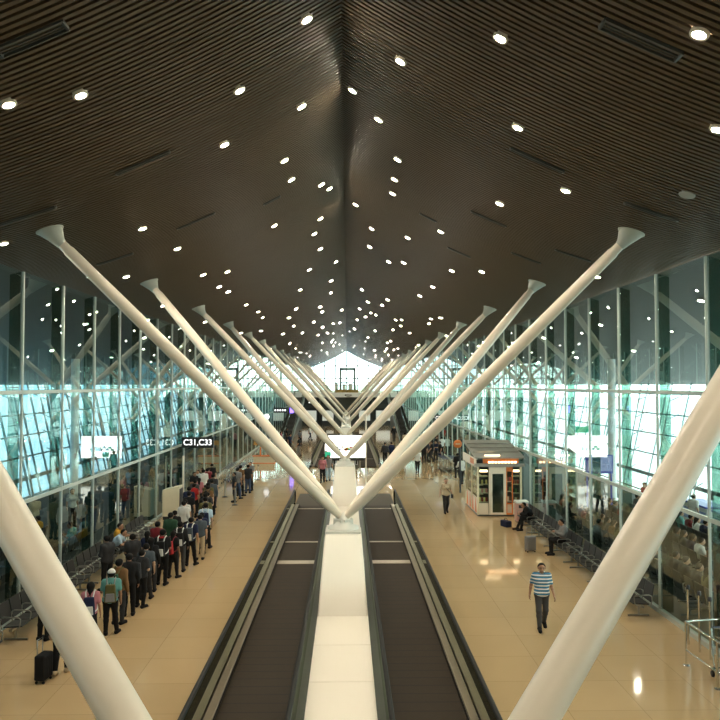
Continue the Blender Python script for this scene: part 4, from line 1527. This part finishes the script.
def person_meshes(pose, woman, sleeve, hair, fine=False):
    key = (pose, woman, sleeve, hair, fine)
    if key in PM:
        return PM[key]
    h = 0.0075 if fine else 0.011
    jj = joints(pose)
    b = body_prims(jj, woman)
    P, H, N = jj['P'], jj['H'], jj['N']
    out = {}
    bk = ('body', pose, woman, fine)
    if bk not in PM:
        allp = b['T'] + b['ua'] + b['la'] + b['th'] + b['ca'] + [q for f in b['feet'] for q in f] + b['head'] + b['hands']

        def paint(c):
            mi = np.zeros(len(c), int)
            for s in (-1, 1):
                e = H + v3(0.032 * s, -0.090, 0.008)
                dd = (c - e) / v3(0.017, 0.03, 0.009)
                mi[(dd ** 2).sum(1) < 1] = 1
                e = H + v3(0.033 * s, -0.092, 0.031)
                dd = (c - e) / v3(0.022, 0.03, 0.006)
                mi[(dd ** 2).sum(1) < 1] = 1
            dd = (c - (H + v3(0, -0.098, -0.063))) / v3(0.026, 0.03, 0.009)
            mi[(dd ** 2).sum(1) < 1] = 2
            return mi
        PM[bk] = sdf_mesh('person_body', allp, [skin_ms[0], eye_m, lip_m], h, [lambda x, y, z: -(z - 0.006)], paint)
        # trousers, shoes
        sit = pose.startswith('sit')
        tp = [b['T'][0]] + b['th'] + [(a, a + (c - a) * 1.0, ra, rb, k) for a, c, ra, rb, k in b['ca']]
        tp = inflate(tp, 0.016)
        tp = [(a, c, max(ra, 0.055), max(rb, 0.055), k) for a, c, ra, rb, k in tp]
        cl = [lambda x, y, z: z - (P[2] + (0.10 if not sit else 0.07)), lambda x, y, z: 0.045 - z]
        if sit:
            cl.append(lambda x, y, z: np.where(y > P[1] - 0.40, 0.452 - z, -1.0))
        tk = ('trousers', pose, woman, fine)
        PM[tk] = sdf_mesh('trousers', tp, [black_m], h, cl)
        sk = ('shoes', pose, woman, fine)
        PM[sk] = [sdf_mesh('shoe', inflate(f, 0.011), [black_m], h, [lambda x, y, z: 0.0005 - z, lambda x, y, z: z - 0.135]) for f in b['feet']]
    out['body'] = PM[bk]
    out['trousers'] = PM[('trousers', pose, woman, fine)]
    out['shoes'] = PM[('shoes', pose, woman, fine)]
    # shirt
    sit = pose.startswith('sit')
    T = inflate(b['T'], 0.024)
    if sit:
        T = T[1:]
    sp = list(T)
    for q in (0, 1):
        if sleeve == 'long':
            sp += inflate([b['ua'][q], b['la'][2 * q], lerp_seg(b['la'][2 * q + 1], 0.95)], 0.018)
        elif sleeve == 'short':
            sp += inflate([lerp_seg(b['ua'][q], 0.68)], 0.022)
        else:
            sp += inflate([lerp_seg(b['ua'][q], 0.12)], 0.018)
    hem = P[2] - (0.10 if not sit else -0.02)
    cl = []
    if not sit:
        cl.append(lambda x, y, z: np.where((np.abs(x) < 0.21) | (z > 1.15), hem - z, -1.0))
    else:
        cl.append(lambda x, y, z: np.where(y > P[1] - 0.12, (P[2] - 0.02) - z, -1.0))
    nc = N + v3(0, -0.03, 0.045)
    cl.append(lambda x, y, z: 0.066 - np.sqrt((x - nc[0]) ** 2 + (y - nc[1]) ** 2 + ((z - nc[2]) * 0.75) ** 2))
    out['shirt'] = sdf_mesh('shirt', sp, [black_m], h, cl)
    # hair
    hk = ('hair', pose, hair, fine)
    if hk not in PM:
        hp = [(H + v3(0, 0.024, 0.030), H + v3(0, -0.008, 0.028), 0.103, 0.099, 0.02)]
        n = v3(0, 0.74, 0.67)
        c0 = {'short': 0.022, 'long': 0.018, 'cap': 0.0}[hair]
        clip = [lambda x, y, z: -((y - H[1]) * n[1] + (z - H[2]) * n[2] - c0)]
        if hair == 'short':
            clip.append(lambda x, y, z: (H[2] - 0.055) - z)
        if hair == 'long':
            hp += [(H + v3(0, 0.055, 0.0), H + v3(0, 0.115, -0.22), 0.088, 0.060, 0.05)]
            clip = [lambda x, y, z: -((y - H[1]) * n[1] + np.maximum(z - H[2], -0.06) * n[2] - c0 * 0.5)]
        PM[hk] = sdf_mesh('hair', hp, [hair_m], h, clip)
        if hair == 'cap':
            cp = [(H + v3(0, 0.02, 0.045), H + v3(0, -0.01, 0.045), 0.108, 0.104, 0.02)]
            PM[('cap', pose)] = sdf_mesh('cap', cp + [(H + v3(-0.03, -0.10, 0.05), H + v3(0.03, -0.15, 0.042), 0.03, 0.03, 0.03)], [fascia_m], h,
                                         [lambda x, y, z: (H[2] + 0.045) - z])
    out['hair'] = PM[hk]
    out['cap'] = PM.get(('cap', pose)) if hair == 'cap' else None
    PM[key] = out
    return out


CLOTH = {'black': (0.010, 0.010, 0.011), 'charcoal': (0.030, 0.031, 0.034), 'navy': (0.012, 0.017, 0.045), 'dark grey': (0.06, 0.06, 0.062), 'grey': (0.19, 0.19, 0.19),
         'white': (0.58, 0.58, 0.55), 'pale blue': (0.34, 0.46, 0.56), 'teal': (0.10, 0.27, 0.25), 'red': (0.40, 0.025, 0.025), 'pink': (0.40, 0.15, 0.17),
         'brown': (0.16, 0.085, 0.035), 'olive': (0.095, 0.085, 0.03), 'mustard': (0.50, 0.26, 0.03), 'maroon': (0.15, 0.015, 0.02), 'beige': (0.46, 0.38, 0.26),
         'dark green': (0.02, 0.055, 0.03), 'orange': (0.62, 0.20, 0.06), 'denim': (0.045, 0.07, 0.13), 'slate': (0.06, 0.075, 0.09)}


def cloth(n):
    return mat('cloth_' + n.replace(' ', '_'), CLOTH[n], 0.85, var=0.12, scale=9, spec=0.2)


def part(name, me, parent, m):
    o = link(name, me, parent)
    o.material_slots[0].link = 'OBJECT'
    o.material_slots[0].material = m
    return o


def person(loc, rz, pose, label, shirt='black', trousers='black', sleeve='short', hair='short', woman=False, skin=0, shoes='black',
           scale=1.0, fine=False, group=None, shirt_mat=None, hair_mat=None, cap='white'):
    ms = person_meshes(pose, woman, sleeve, hair, fine)
    o = part('person', ms['body'], None, skin_ms[skin])
    o.location = (loc[0], loc[1], 0)
    o.rotation_euler = (0, 0, rz)
    o.scale = (scale,) * 3
    tag(o, label, 'person', group)
    part('shirt', ms['shirt'], o, shirt_mat or cloth(shirt))
    part('trousers', ms['trousers'], o, cloth(trousers))
    for s in ms['shoes']:
        part('shoe', s, o, cloth(shoes))
    part('hair', ms['hair'], o, hair_mat or hair_m)
    if ms['cap']:
        part('cap', ms['cap'], o, cloth(cap))
    return o


# backpacks, in the frame of a standing wearer
BPM = {}


def backpack(loc, rz, col, pocket, label, scale=1.0):
    if not BPM:
        BPM['body'] = MB().box((0, 0.30, 1.17), (0.31, 0.17, 0.47), taper=(0.82, 0.7)).mesh('pack_body', black_m, bevel=0.045, seg=3)
        BPM['pocket'] = MB().box((0, 0.40, 1.08), (0.24, 0.06, 0.22), taper=(0.9, 0.6)).mesh('pack_pocket', black_m, bevel=0.02, seg=2)
        for s in (-1, 1):
            BPM[s] = MB().tube([(s * 0.09, 0.225, 1.38), (s * 0.105, 0.15, 1.485), (s * 0.108, 0.0, 1.520), (s * 0.118, -0.150, 1.41), (s * 0.14, -0.185, 1.25),
                                (s * 0.178, -0.09, 1.12), (s * 0.185, 0.10, 1.03), (s * 0.14, 0.21, 1.00)], 0.017, 6).mesh('pack_strap', black_m)
        BPM['loop'] = MB().tube([(-0.03, 0.26, 1.40), (-0.025, 0.265, 1.44), (0.025, 0.265, 1.44), (0.03, 0.26, 1.40)], 0.008, 6).mesh('carry_loop', black_m)
    o = part('backpack', BPM['body'], None, cloth(col))
    o.location = (loc[0], loc[1], 0)
    o.rotation_euler = (0, 0, rz)
    o.scale = (scale,) * 3
    tag(o, label, 'backpack')
    part('front_pocket', BPM['pocket'], o, cloth(pocket))
    for s in (-1, 1):
        part('strap', BPM[s], o, cloth(pocket))
    part('carry_loop', BPM['loop'], o, cloth('black'))
    return o


def suitcase(x, y, rz, col, label):
    o = thing('suitcase', label, 'suitcase', (x, y, 0), rz)
    MB().box((0, 0, 0.34), (0.40, 0.24, 0.54)).build('case_body', cloth(col), o, bevel=0.05, seg=3)
    r = MB()
    for k in range(4):
        r.box((-0.12 + 0.08 * k, -0.122, 0.34), (0.02, 0.012, 0.42))
    r.build('case_rib', cloth(col), o)
    MB().tube([(-0.11, 0.09, 0.60), (-0.11, 0.09, 0.92), (0.11, 0.09, 0.92), (0.11, 0.09, 0.60)], 0.012, 6).build('pull_handle', steel_m, o)
    for sx in (-0.15, 0.15):
        for sy in (-0.08, 0.08):
            MB().lathe([(0.0, -0.015), (0.03, -0.015), (0.03, 0.015), (0.0, 0.015)], (sx, sy, 0.032), 10, rot=(0, PI / 2, 0)).build('wheel', rubber_m, o)
            KIDS[o.name][-1].data.materials[0] = rubber_m
    return o


AWAY = PI      # facing down the hall, back to the camera
# --- the walkers on the open floor
p = on_floor(542, 629)
person((p.x, p.y), -0.10, 'walk', 'man in a blue and white striped shirt and grey trousers walking toward us', 'white', 'dark grey', 'short', fine=True, shirt_mat=stripe_m, skin=0)
p = on_floor(446, 513)
person((p.x, p.y), 0.05, 'walk', 'woman in a cream top and dark trousers walking with a small black shoulder bag', 'beige', 'charcoal', 'short', 'short', True, 1)
o = thing('shoulder_bag', 'small black shoulder bag on the walking woman in cream', 'bag', (p.x, p.y, 0), 0.05)
MB().box((0.29, -0.10, 0.86), (0.09, 0.26, 0.20)).build('bag_body', black_m, o, bevel=0.02)
MB().tube([(0.27, -0.02, 0.95), (0.15, 0.16, 1.15), (-0.03, 0.15, 1.33), (-0.13, 0.05, 1.475), (-0.10, -0.12, 1.36), (0.08, -0.19, 1.16), (0.27, -0.14, 0.95)], 0.010, 6).build('bag_strap', black_m, o)
p = on_floor(417.5, 473)
person((p.x, p.y), AWAY, 'walk', 'person in a white top and black trousers walking away before the far crowd', 'white', 'black', 'short', woman=True)
p = on_floor(385, 463.5)
person((p.x, p.y), AWAY, 'walk', 'tall person in charcoal walking away right of the billboard', 'charcoal', 'black', 'long')
p = on_floor(391.5, 463)
q = person((p.x, p.y), AWAY + 0.1, 'walk', 'person in navy walking away with a red bag', 'navy', 'black', 'long', woman=True)
o = thing('tote_bag', 'red tote bag carried by the person in navy', 'bag', (p.x + 0.42, p.y - 0.06, 0))
MB().box((0, 0, 0.62), (0.14, 0.40, 0.42)).build('bag_body', cloth('red'), o, bevel=0.03)
MB().tube([(0, -0.12, 0.82), (-0.03, -0.06, 0.93), (-0.03, 0.06, 0.93), (0, 0.12, 0.82)], 0.010, 6).build('bag_handle', cloth('red'), o)
p = on_floor(402, 459)
person((p.x, p.y), AWAY, 'walk', 'person all in black walking away, partly behind the white arms', 'black', 'black', 'long')
p = on_floor(394, 441)
person((p.x, p.y), 0, 'walk', 'lone dark figure far down the kiosk-side hall', 'black', 'charcoal', 'long')
p = on_floor(462, 484)
person((p.x, p.y), AWAY + 0.35, 'push', 'man in a white shirt and black trousers pushing at the kiosk corner', 'white', 'black', 'long')
p = on_floor(457.5, 478)
person((p.x, p.y), AWAY, 'relaxed', 'person in black standing behind the man in the white shirt', 'black', 'black', 'long')
# couple stepping off the walkway on the queue side
for (px, py, lb, sh, tr_, wm, hr) in ((322.5, 482.5, 'person in pink with black trousers leaving the walkway beside the tree pedestal', 'pink', 'black', True, 'long'),
                                      (328.2, 481, 'person in grey and pale trousers leaving the walkway next to the one in pink', 'grey', 'pale blue', False, 'short'),
                                      (326.5, 474.5, 'person in dark green leaving the walkway behind the pair', 'dark green', 'black', False, 'short')):
    p = on_floor(px, py)
    person((p.x, p.y), 0, 'walk', lb, sh, tr_, 'short', hr, wm)

# --- boarding queue on the left of the hall
def qx(d):
    return float(np.interp(d, [16, 18, 20, 24, 28, 32, 36, 40, 46], [-6.60, -6.25, -6.10, -5.95, -5.60, -5.95, -6.55, -6.95, -7.35]))


queue = [  # distance, side step, pose, shirt, trousers, sleeve, hair, woman, pack (colour, pocket), label
    (18.75, 0.0, 'relaxed', 'pink', 'black', 'short', 'long', True, ('navy', 'white'), 'person in a pink top queueing directly behind the near arm'),
    (19.75, 0.12, 'relaxed', 'teal', 'black', 'short', 'cap', False, ('olive', 'grey'), 'person in a white cap and teal shirt in the queue'),
    (20.60, 0.02, 'stand', 'brown', 'charcoal', 'long', 'short', False, ('dark green', 'olive'), 'person in a brown top queueing ahead of the white cap'),
    (21.35, 0.05, 'stand', 'black', 'black', 'long', 'short', False, None, 'person wholly in black queueing ahead of the brown top'),
    (22.10, 0.15, 'phone', 'charcoal', 'black', 'short', 'short', False, ('charcoal', 'black'), 'person in charcoal with a dark pack, fifth from the tail of the queue'),
    (22.90, 0.05, 'relaxed', 'slate', 'charcoal', 'short', 'short', False, None, 'person in slate grey queueing two behind the red collar'),
    (23.75, -0.05, 'stand', 'black', 'charcoal', 'long', 'long', True, None, 'long-haired person in black queueing just behind the red collar'),
    (24.55, 0.05, 'phone', 'black', 'black', 'short', 'short', False, ('black', 'white'), 'person with a red collar wearing a black and white backpack'),
    (25.40, 0.12, 'relaxed', 'black', 'black', 'short', 'long', True, ('red', 'maroon'), 'long-haired person in black wearing the red backpack'),
    (26.25, 0.10, 'stand', 'black', 'dark grey', 'long', 'short', False, ('black', 'white'), 'person ahead of the red backpack, black pack edged white'),
    (27.15, 0.20, 'relaxed', 'navy', 'black', 'short', 'short', False, ('slate', 'white'), 'person in navy queueing two ahead of the red backpack'),
    (28.05, 0.28, 'stand', 'slate', 'beige', 'short', 'short', False, None, 'person in slate top and beige trousers at the bulge of the queue'),
    (28.95, 0.25, 'phone', 'navy', 'charcoal', 'short', 'long', True, None, 'long-haired person in navy past the bulge of the queue'),
    (29.90, 0.30, 'relaxed', 'pale blue', 'black', 'short', 'short', False, ('navy', 'white'), 'person in pale blue with a navy pack at the outer edge of the queue'),
    (30.85, 0.15, 'stand', 'grey', 'black', 'short', 'short', True, None, 'person in a mid grey top, outer file, one ahead of the pale blue shirt'),
    (31.80, 0.10, 'relaxed', 'olive', 'black', 'short', 'short', False, None, 'person in olive, outer file, near the cream podium'),
    (32.80, 0.05, 'stand', 'black', 'navy', 'long', 'short', False, ('grey', 'black'), 'person in black with a grey pack near the cream podium'),
    (33.75, 0.10, 'phone', 'charcoal', 'olive', 'short', 'short', False, None, 'person in charcoal and olive trousers by the podium'),
    (34.7, 0.0, 'stand', 'black', 'denim', 'short', 'long', True, None, 'long-haired person in black and denim by the podium'),
    (35.7, 0.05, 'relaxed', 'brown', 'black', 'short', 'short', False, ('black', 'charcoal'), 'person in brown with a black pack past the podium'),
    (36.7, 0.0, 'stand', 'olive', 'charcoal', 'short', 'short', False, ('olive', 'black'), 'person in olive with an olive pack past the podium'),
    (37.7, 0.1, 'stand', 'slate', 'black', 'long', 'short', False, None, 'person in slate long sleeves past the podium'),
    (38.7, 0.05, 'phone', 'beige', 'black', 'short', 'short', True, None, 'person in beige near the first barrier posts'),
    (39.7, 0.0, 'stand', 'charcoal', 'navy', 'short', 'short', False, None, 'person in charcoal and navy below the gate sign, outer file'),
]
inner = [
    (24.2, 'phone', 'charcoal', 'dark grey', 'short', 'short', False, 'person in charcoal, inner file, level with the red collar'),
    (25.3, 'stand', 'navy', 'charcoal', 'short', 'long', True, 'long-haired person in navy, inner file, level with the red backpack'),
    (26.5, 'relaxed', 'maroon', 'black', 'short', 'short', False, 'person in maroon, inner file of the queue'),
    (27.7, 'stand', 'dark green', 'black', 'short', 'short', False, 'person in dark green, inner file of the queue'),
    (28.9, 'phone', 'black', 'olive', 'short', 'short', False, 'person in black with olive trousers, inner file'),
    (31.0, 'stand', 'white', 'black', 'long', 'short', False, 'person in a white long-sleeved shirt on the glass side of the queue'),
    (32.3, 'relaxed', 'white', 'denim', 'short', 'short', True, 'person in a white short-sleeved top and denim, inner file'),
    (33.5, 'stand', 'black', 'charcoal', 'short', 'short', False, 'person in black with charcoal trousers, inner file before the podium'),
    (34.8, 'phone', 'navy', 'navy', 'short', 'short', False, 'person all in navy, inner file before the podium'),
    (36.9, 'stand', 'red', 'black', 'short', 'short', True, 'person in a red top, inner file past the podium'),
    (38.1, 'relaxed', 'dark grey', 'black', 'short', 'short', False, 'person in dark grey, inner file past the podium'),
    (39.4, 'stand', 'pink', 'charcoal', 'short', 'long', True, 'long-haired person in pink under the gate sign'),
    (42.0, 'phone', 'white', 'black', 'short', 'short', False, 'person in white beyond the gate sign, facing the gate'),
    (43.1, 'stand', 'maroon', 'black', 'short', 'short', False, 'person in maroon beyond the gate sign'),
    (44.3, 'relaxed', 'pink', 'black', 'short', 'short', True, 'person in pink beyond the gate sign'),
    (45.5, 'stand', 'black', 'beige', 'short', 'short', False, 'person in black and beige at the head of the queue'),
]
G = 'boarding queue at the gate'
for d, dx, ps, sh, tr_, sl, hr, wm, pk, lb in queue:
    rz = AWAY + R.uniform(-0.25, 0.25)
    sc = R.uniform(0.96, 1.05) * (0.95 if wm else 1.0)
    x = qx(d) + dx
    pp = person((x, d), rz, ps, lb, sh, tr_, sl, hr, wm, R.choice((0, 0, 1, 2)), scale=sc, group=G)
    if 'red collar wearing' in lb:
        ring = [(0.088 * math.cos(a), 0.012 + 0.095 * math.sin(a), 1.462 + 0.022 * math.sin(a)) for a in np.linspace(-1.2, PI + 1.2, 15)]
        MB().tube(ring, 0.026, 8).build('collar', cloth('red'), pp)
    if pk:
        backpack((x, d), rz, pk[0], pk[1], '%s backpack with a %s pocket on the queueing person in %s and %s trousers' % (pk[0], pk[1], sh, tr_), sc)
for i, (d, ps, sh, tr_, sl, hr, wm, lb) in enumerate(inner):
    sc = R.uniform(0.95, 1.04) * (0.95 if wm else 1.0)
    person((qx(d) - 0.78 + 0.08 * (i % 2), d), AWAY + R.uniform(-0.4, 0.4), ps, lb, sh, tr_, sl, hr, wm, R.choice((0, 1, 2)), scale=sc, group=G)
third = []
tc_ = ['black', 'dark grey', 'navy', 'charcoal', 'olive', 'pink', 'slate', 'brown', 'white', 'maroon', 'dark green', 'grey']
for k in range(22):
    col, row = k % 4, k // 4
    third.append((41.4 + 1.15 * row + 0.25 * (col % 2), -8.25 + 0.72 * col + (0.3 if row > 2 else 0.0), tc_[(k * 5) % 12], ['black', 'charcoal', 'denim'][(k // 3) % 3]))
third = [t for t in third if abs(t[1] - qx(t[0])) > 0.95 and (t[0] < 46.2 or t[1] > -7.0)]
for i, (d, x, sh, tr_) in enumerate(third):
    person((x, d), R.uniform(0, 6.28), R.choice(('stand', 'relaxed', 'phone')),
           'person in %s and %s trousers, %s of the knot beyond the gate sign' % (sh, tr_, ('glass side' if x < -7.5 else 'walkway side')), sh, tr_, scale=R.uniform(0.94, 1.04), group='travellers beyond the gate sign')
# tail of the queue, beyond the near arm
p = on_floor(61, 674)
person((p.x, p.y), AWAY + 0.15, 'pull', 'person in black with pale shoes pulling a black suitcase, mostly behind the near arm', 'black', 'black', 'long', 'long', True, 1, shoes='beige')
suitcase(p.x - 0.22, p.y - 0.42, 1.45, 'black', 'black wheeled suitcase pulled behind the person in pale shoes')
p = on_floor(40, 640)
person((p.x + 0.1, p.y), AWAY - 0.3, 'stand', 'person in black at the benches, mostly hidden by the near arm', 'black', 'black', 'long')
person((-7.42, 23.9), AWAY + 0.9, 'phone', 'person in dark clothes standing before the queue-side benches', 'charcoal', 'black', 'long')
person((-8.25, 28.1), PI / 2, 'sit_read', 'seated person in a mustard shirt on the queue-side bench', 'mustard', 'charcoal', 'short', group=None)
person((-8.25, 27.47), PI / 2, 'sit_lean', 'seated person in a pale blue shirt on the queue-side bench', 'pale blue', 'charcoal', 'short')
# --- seated on the right
person((8.25, 33.39), -PI / 2, 'sit_lean', 'seated person in black bending over by the pink bin', 'black', 'black', 'long')
person((8.25, 28.61), -PI / 2, 'sit_read', 'seated person in a pale grey shirt with a grey suitcase', 'grey', 'black', 'long')
suitcase(7.20, 29.1, 0.2, 'grey', 'grey wheeled suitcase standing before the seated pale grey shirt')
bagp = thing('holdall', 'dark blue holdall on the floor before the bending person', 'bag', (7.35, 34.25, 0), 0.4)
MB().box((0, 0, 0.15), (0.30, 0.52, 0.28)).build('bag_body', cloth('navy'), bagp, bevel=0.06, seg=3)
MB().tube([(0, -0.12, 0.28), (0, -0.08, 0.38), (0, 0.08, 0.38), (0, 0.12, 0.28)], 0.012, 6).build('bag_handle', cloth('black'), bagp)

# --- far crowd right of the centre
far = [(424, 463, 'black', 'black'), (428, 461, 'charcoal', 'black'), (432, 462, 'black', 'charcoal'), (436, 460, 'navy', 'black'), (440, 462.5, 'black', 'navy'), (430, 456, 'brown', 'black'),
       (436, 455, 'black', 'dark grey'), (442, 456, 'white', 'black'), (447, 447, 'black', 'black'), (425, 455, 'dark grey', 'black'), (438, 450, 'maroon', 'charcoal'), (432, 448, 'olive', 'black')]
for i, (px, py, sh, tr_) in enumerate(far):
    p = on_floor(px, py)
    person((p.x, p.y), R.uniform(0, 6.28), R.choice(('stand', 'relaxed', 'walk')), 'person in %s and %s trousers, %s in the far crowd behind the white arms' % (sh, tr_, 'front' if py > 458 else ('middle' if py > 452 else 'back')),
           sh, tr_, scale=R.uniform(0.94, 1.04), group='far crowd on the kiosk side')
far2 = [(281, 448, 'pink', 'black'), (287, 443, 'black', 'black'), (300, 446, 'grey', 'black'), (310, 440, 'white', 'navy'), (268, 445, 'black', 'denim'), (412, 444, 'red', 'black'), (299, 456, 'black', 'grey'),
        (290, 452, 'navy', 'black'), (405, 450, 'beige', 'black')]
for i, (px, py, sh, tr_) in enumerate(far2):
    p = on_floor(px, py)
    person((p.x, p.y), R.uniform(0, 6.28), R.choice(('stand', 'walk')), 'tiny far traveller in %s and %s trousers toward the bridge' % (sh, tr_), sh, tr_, scale=R.uniform(0.94, 1.04),
           group='far travellers toward the bridge')

# --- lounges behind the glass
names = list(CLOTH)
tops = ['black', 'charcoal', 'dark grey', 'brown', 'maroon', 'olive', 'navy', 'white', 'teal', 'grey', 'pale blue', 'slate', 'orange', 'red', 'pink', 'beige', 'mustard']
used = set()
for sx, r, k in LOUNGE:
    x = sx * (10.25 + 1.75 * r)
    y = 15.2 + 2.7 * k
    for i in range(4):
        if R.random() > (0.90 if sx > 0 else 0.40):
            continue
        yy = y - 0.93 + 0.62 * i
        rz = PI / 2 if sx > 0 else -PI / 2
        for _ in range(20):
            sh = R.choice(tops[:7]) if R.random() < 0.6 else R.choice(tops)
            tr_ = R.choice(('black', 'denim', 'charcoal', 'beige', 'navy'))
            lb = 'seated person, %s top, %s trousers, %s bench, %s %s lounge row' % (sh, tr_, WORDS[k], WORDS[r], 'kiosk-side' if sx > 0 else 'queue-side')
            if lb not in used:
                break
        used.add(lb)
        wm = R.random() < 0.4
        person((x, yy), rz, R.choice(('sit', 'sit_read')), lb, sh, tr_, R.choice(('short', 'long')), 'long' if wm else 'short', wm, R.choice((0, 1, 2)), group='seated travellers behind the glass')
stands = [(1, 11.2, 37.5, 'orange'), (1, 12.6, 38.9, 'white'), (1, 10.6, 39.6, 'black'), (1, 14.6, 36.4, 'red'), (1, 15.0, 29.0, 'navy'), (1, 15.1, 32.4, 'white'), (1, 16.9, 26.2, 'grey'),
          (-1, 11.0, 33.2, 'slate'), (-1, 12.4, 34.6, 'white'), (-1, 10.6, 36.2, 'charcoal'), (-1, 13.2, 32.4, 'beige'), (-1, 14.0, 27.0, 'grey'), (-1, 14.3, 30.5, 'black'),
          (-1, 10.4, 38.4, 'black'), (-1, 11.6, 39.6, 'pink'), (-1, 13.4, 22.5, 'dark grey'), (-1, 10.2, 44.0, 'charcoal'), (-1, 12.2, 43.0, 'pale blue')]
for sx, x, y, sh in stands:
    wm = R.random() < 0.4
    person((sx * x, y), R.uniform(0, 6.28), R.choice(('stand', 'relaxed', 'phone')), 'person in %s standing in the %s lounge behind the glass' % (sh, 'kiosk-side' if sx > 0 else 'queue-side'),
           sh, R.choice(('black', 'charcoal', 'denim')), 'short', 'long' if wm else 'short', wm, R.choice((0, 1)), group='standing travellers behind the glass')

# ------------------------------------------------------------------ sky and view
w = bpy.data.worlds.new('sky')
SC.world = w
w.use_nodes = True
nt = w.node_tree
bg = nt.nodes['Background']
tc = nt.nodes.new('ShaderNodeTexCoord')
sep = nt.nodes.new('ShaderNodeSeparateXYZ')
cr = nt.nodes.new('ShaderNodeValToRGB')
mr = nt.nodes.new('ShaderNodeMapRange')
mr.inputs[1].default_value = -1
mr.inputs[2].default_value = 1
nt.links.new(tc.outputs['Generated'], sep.inputs[0])
nt.links.new(sep.outputs['X'], mr.inputs[0])
nt.links.new(mr.outputs[0], cr.inputs[0])
e = cr.color_ramp.elements
e[0].position = 0.38
e[0].color = (0.15, 0.28, 0.37, 1)
e[1].position = 0.58
e[1].color = (1.7, 1.75, 1.68, 1)
nt.links.new(cr.outputs[0], bg.inputs['Color'])
bg.inputs['Strength'].default_value = 3.1

SC.view_settings.view_transform = 'Standard'
SC.view_settings.look = 'None'
SC.view_settings.gamma = 1.0
SC.view_settings.use_curve_mapping = False
SC.view_settings.exposure = 0.7
SC.cycles.use_denoising = True
SC.cycles.max_bounces = 8
SC.cycles.diffuse_bounces = 3
SC.cycles.glossy_bounces = 4
SC.cycles.transparent_max_bounces = 16
SC.cycles.caustics_reflective = False
SC.cycles.caustics_refractive = False
SC.cycles.sample_clamp_indirect = 6.0
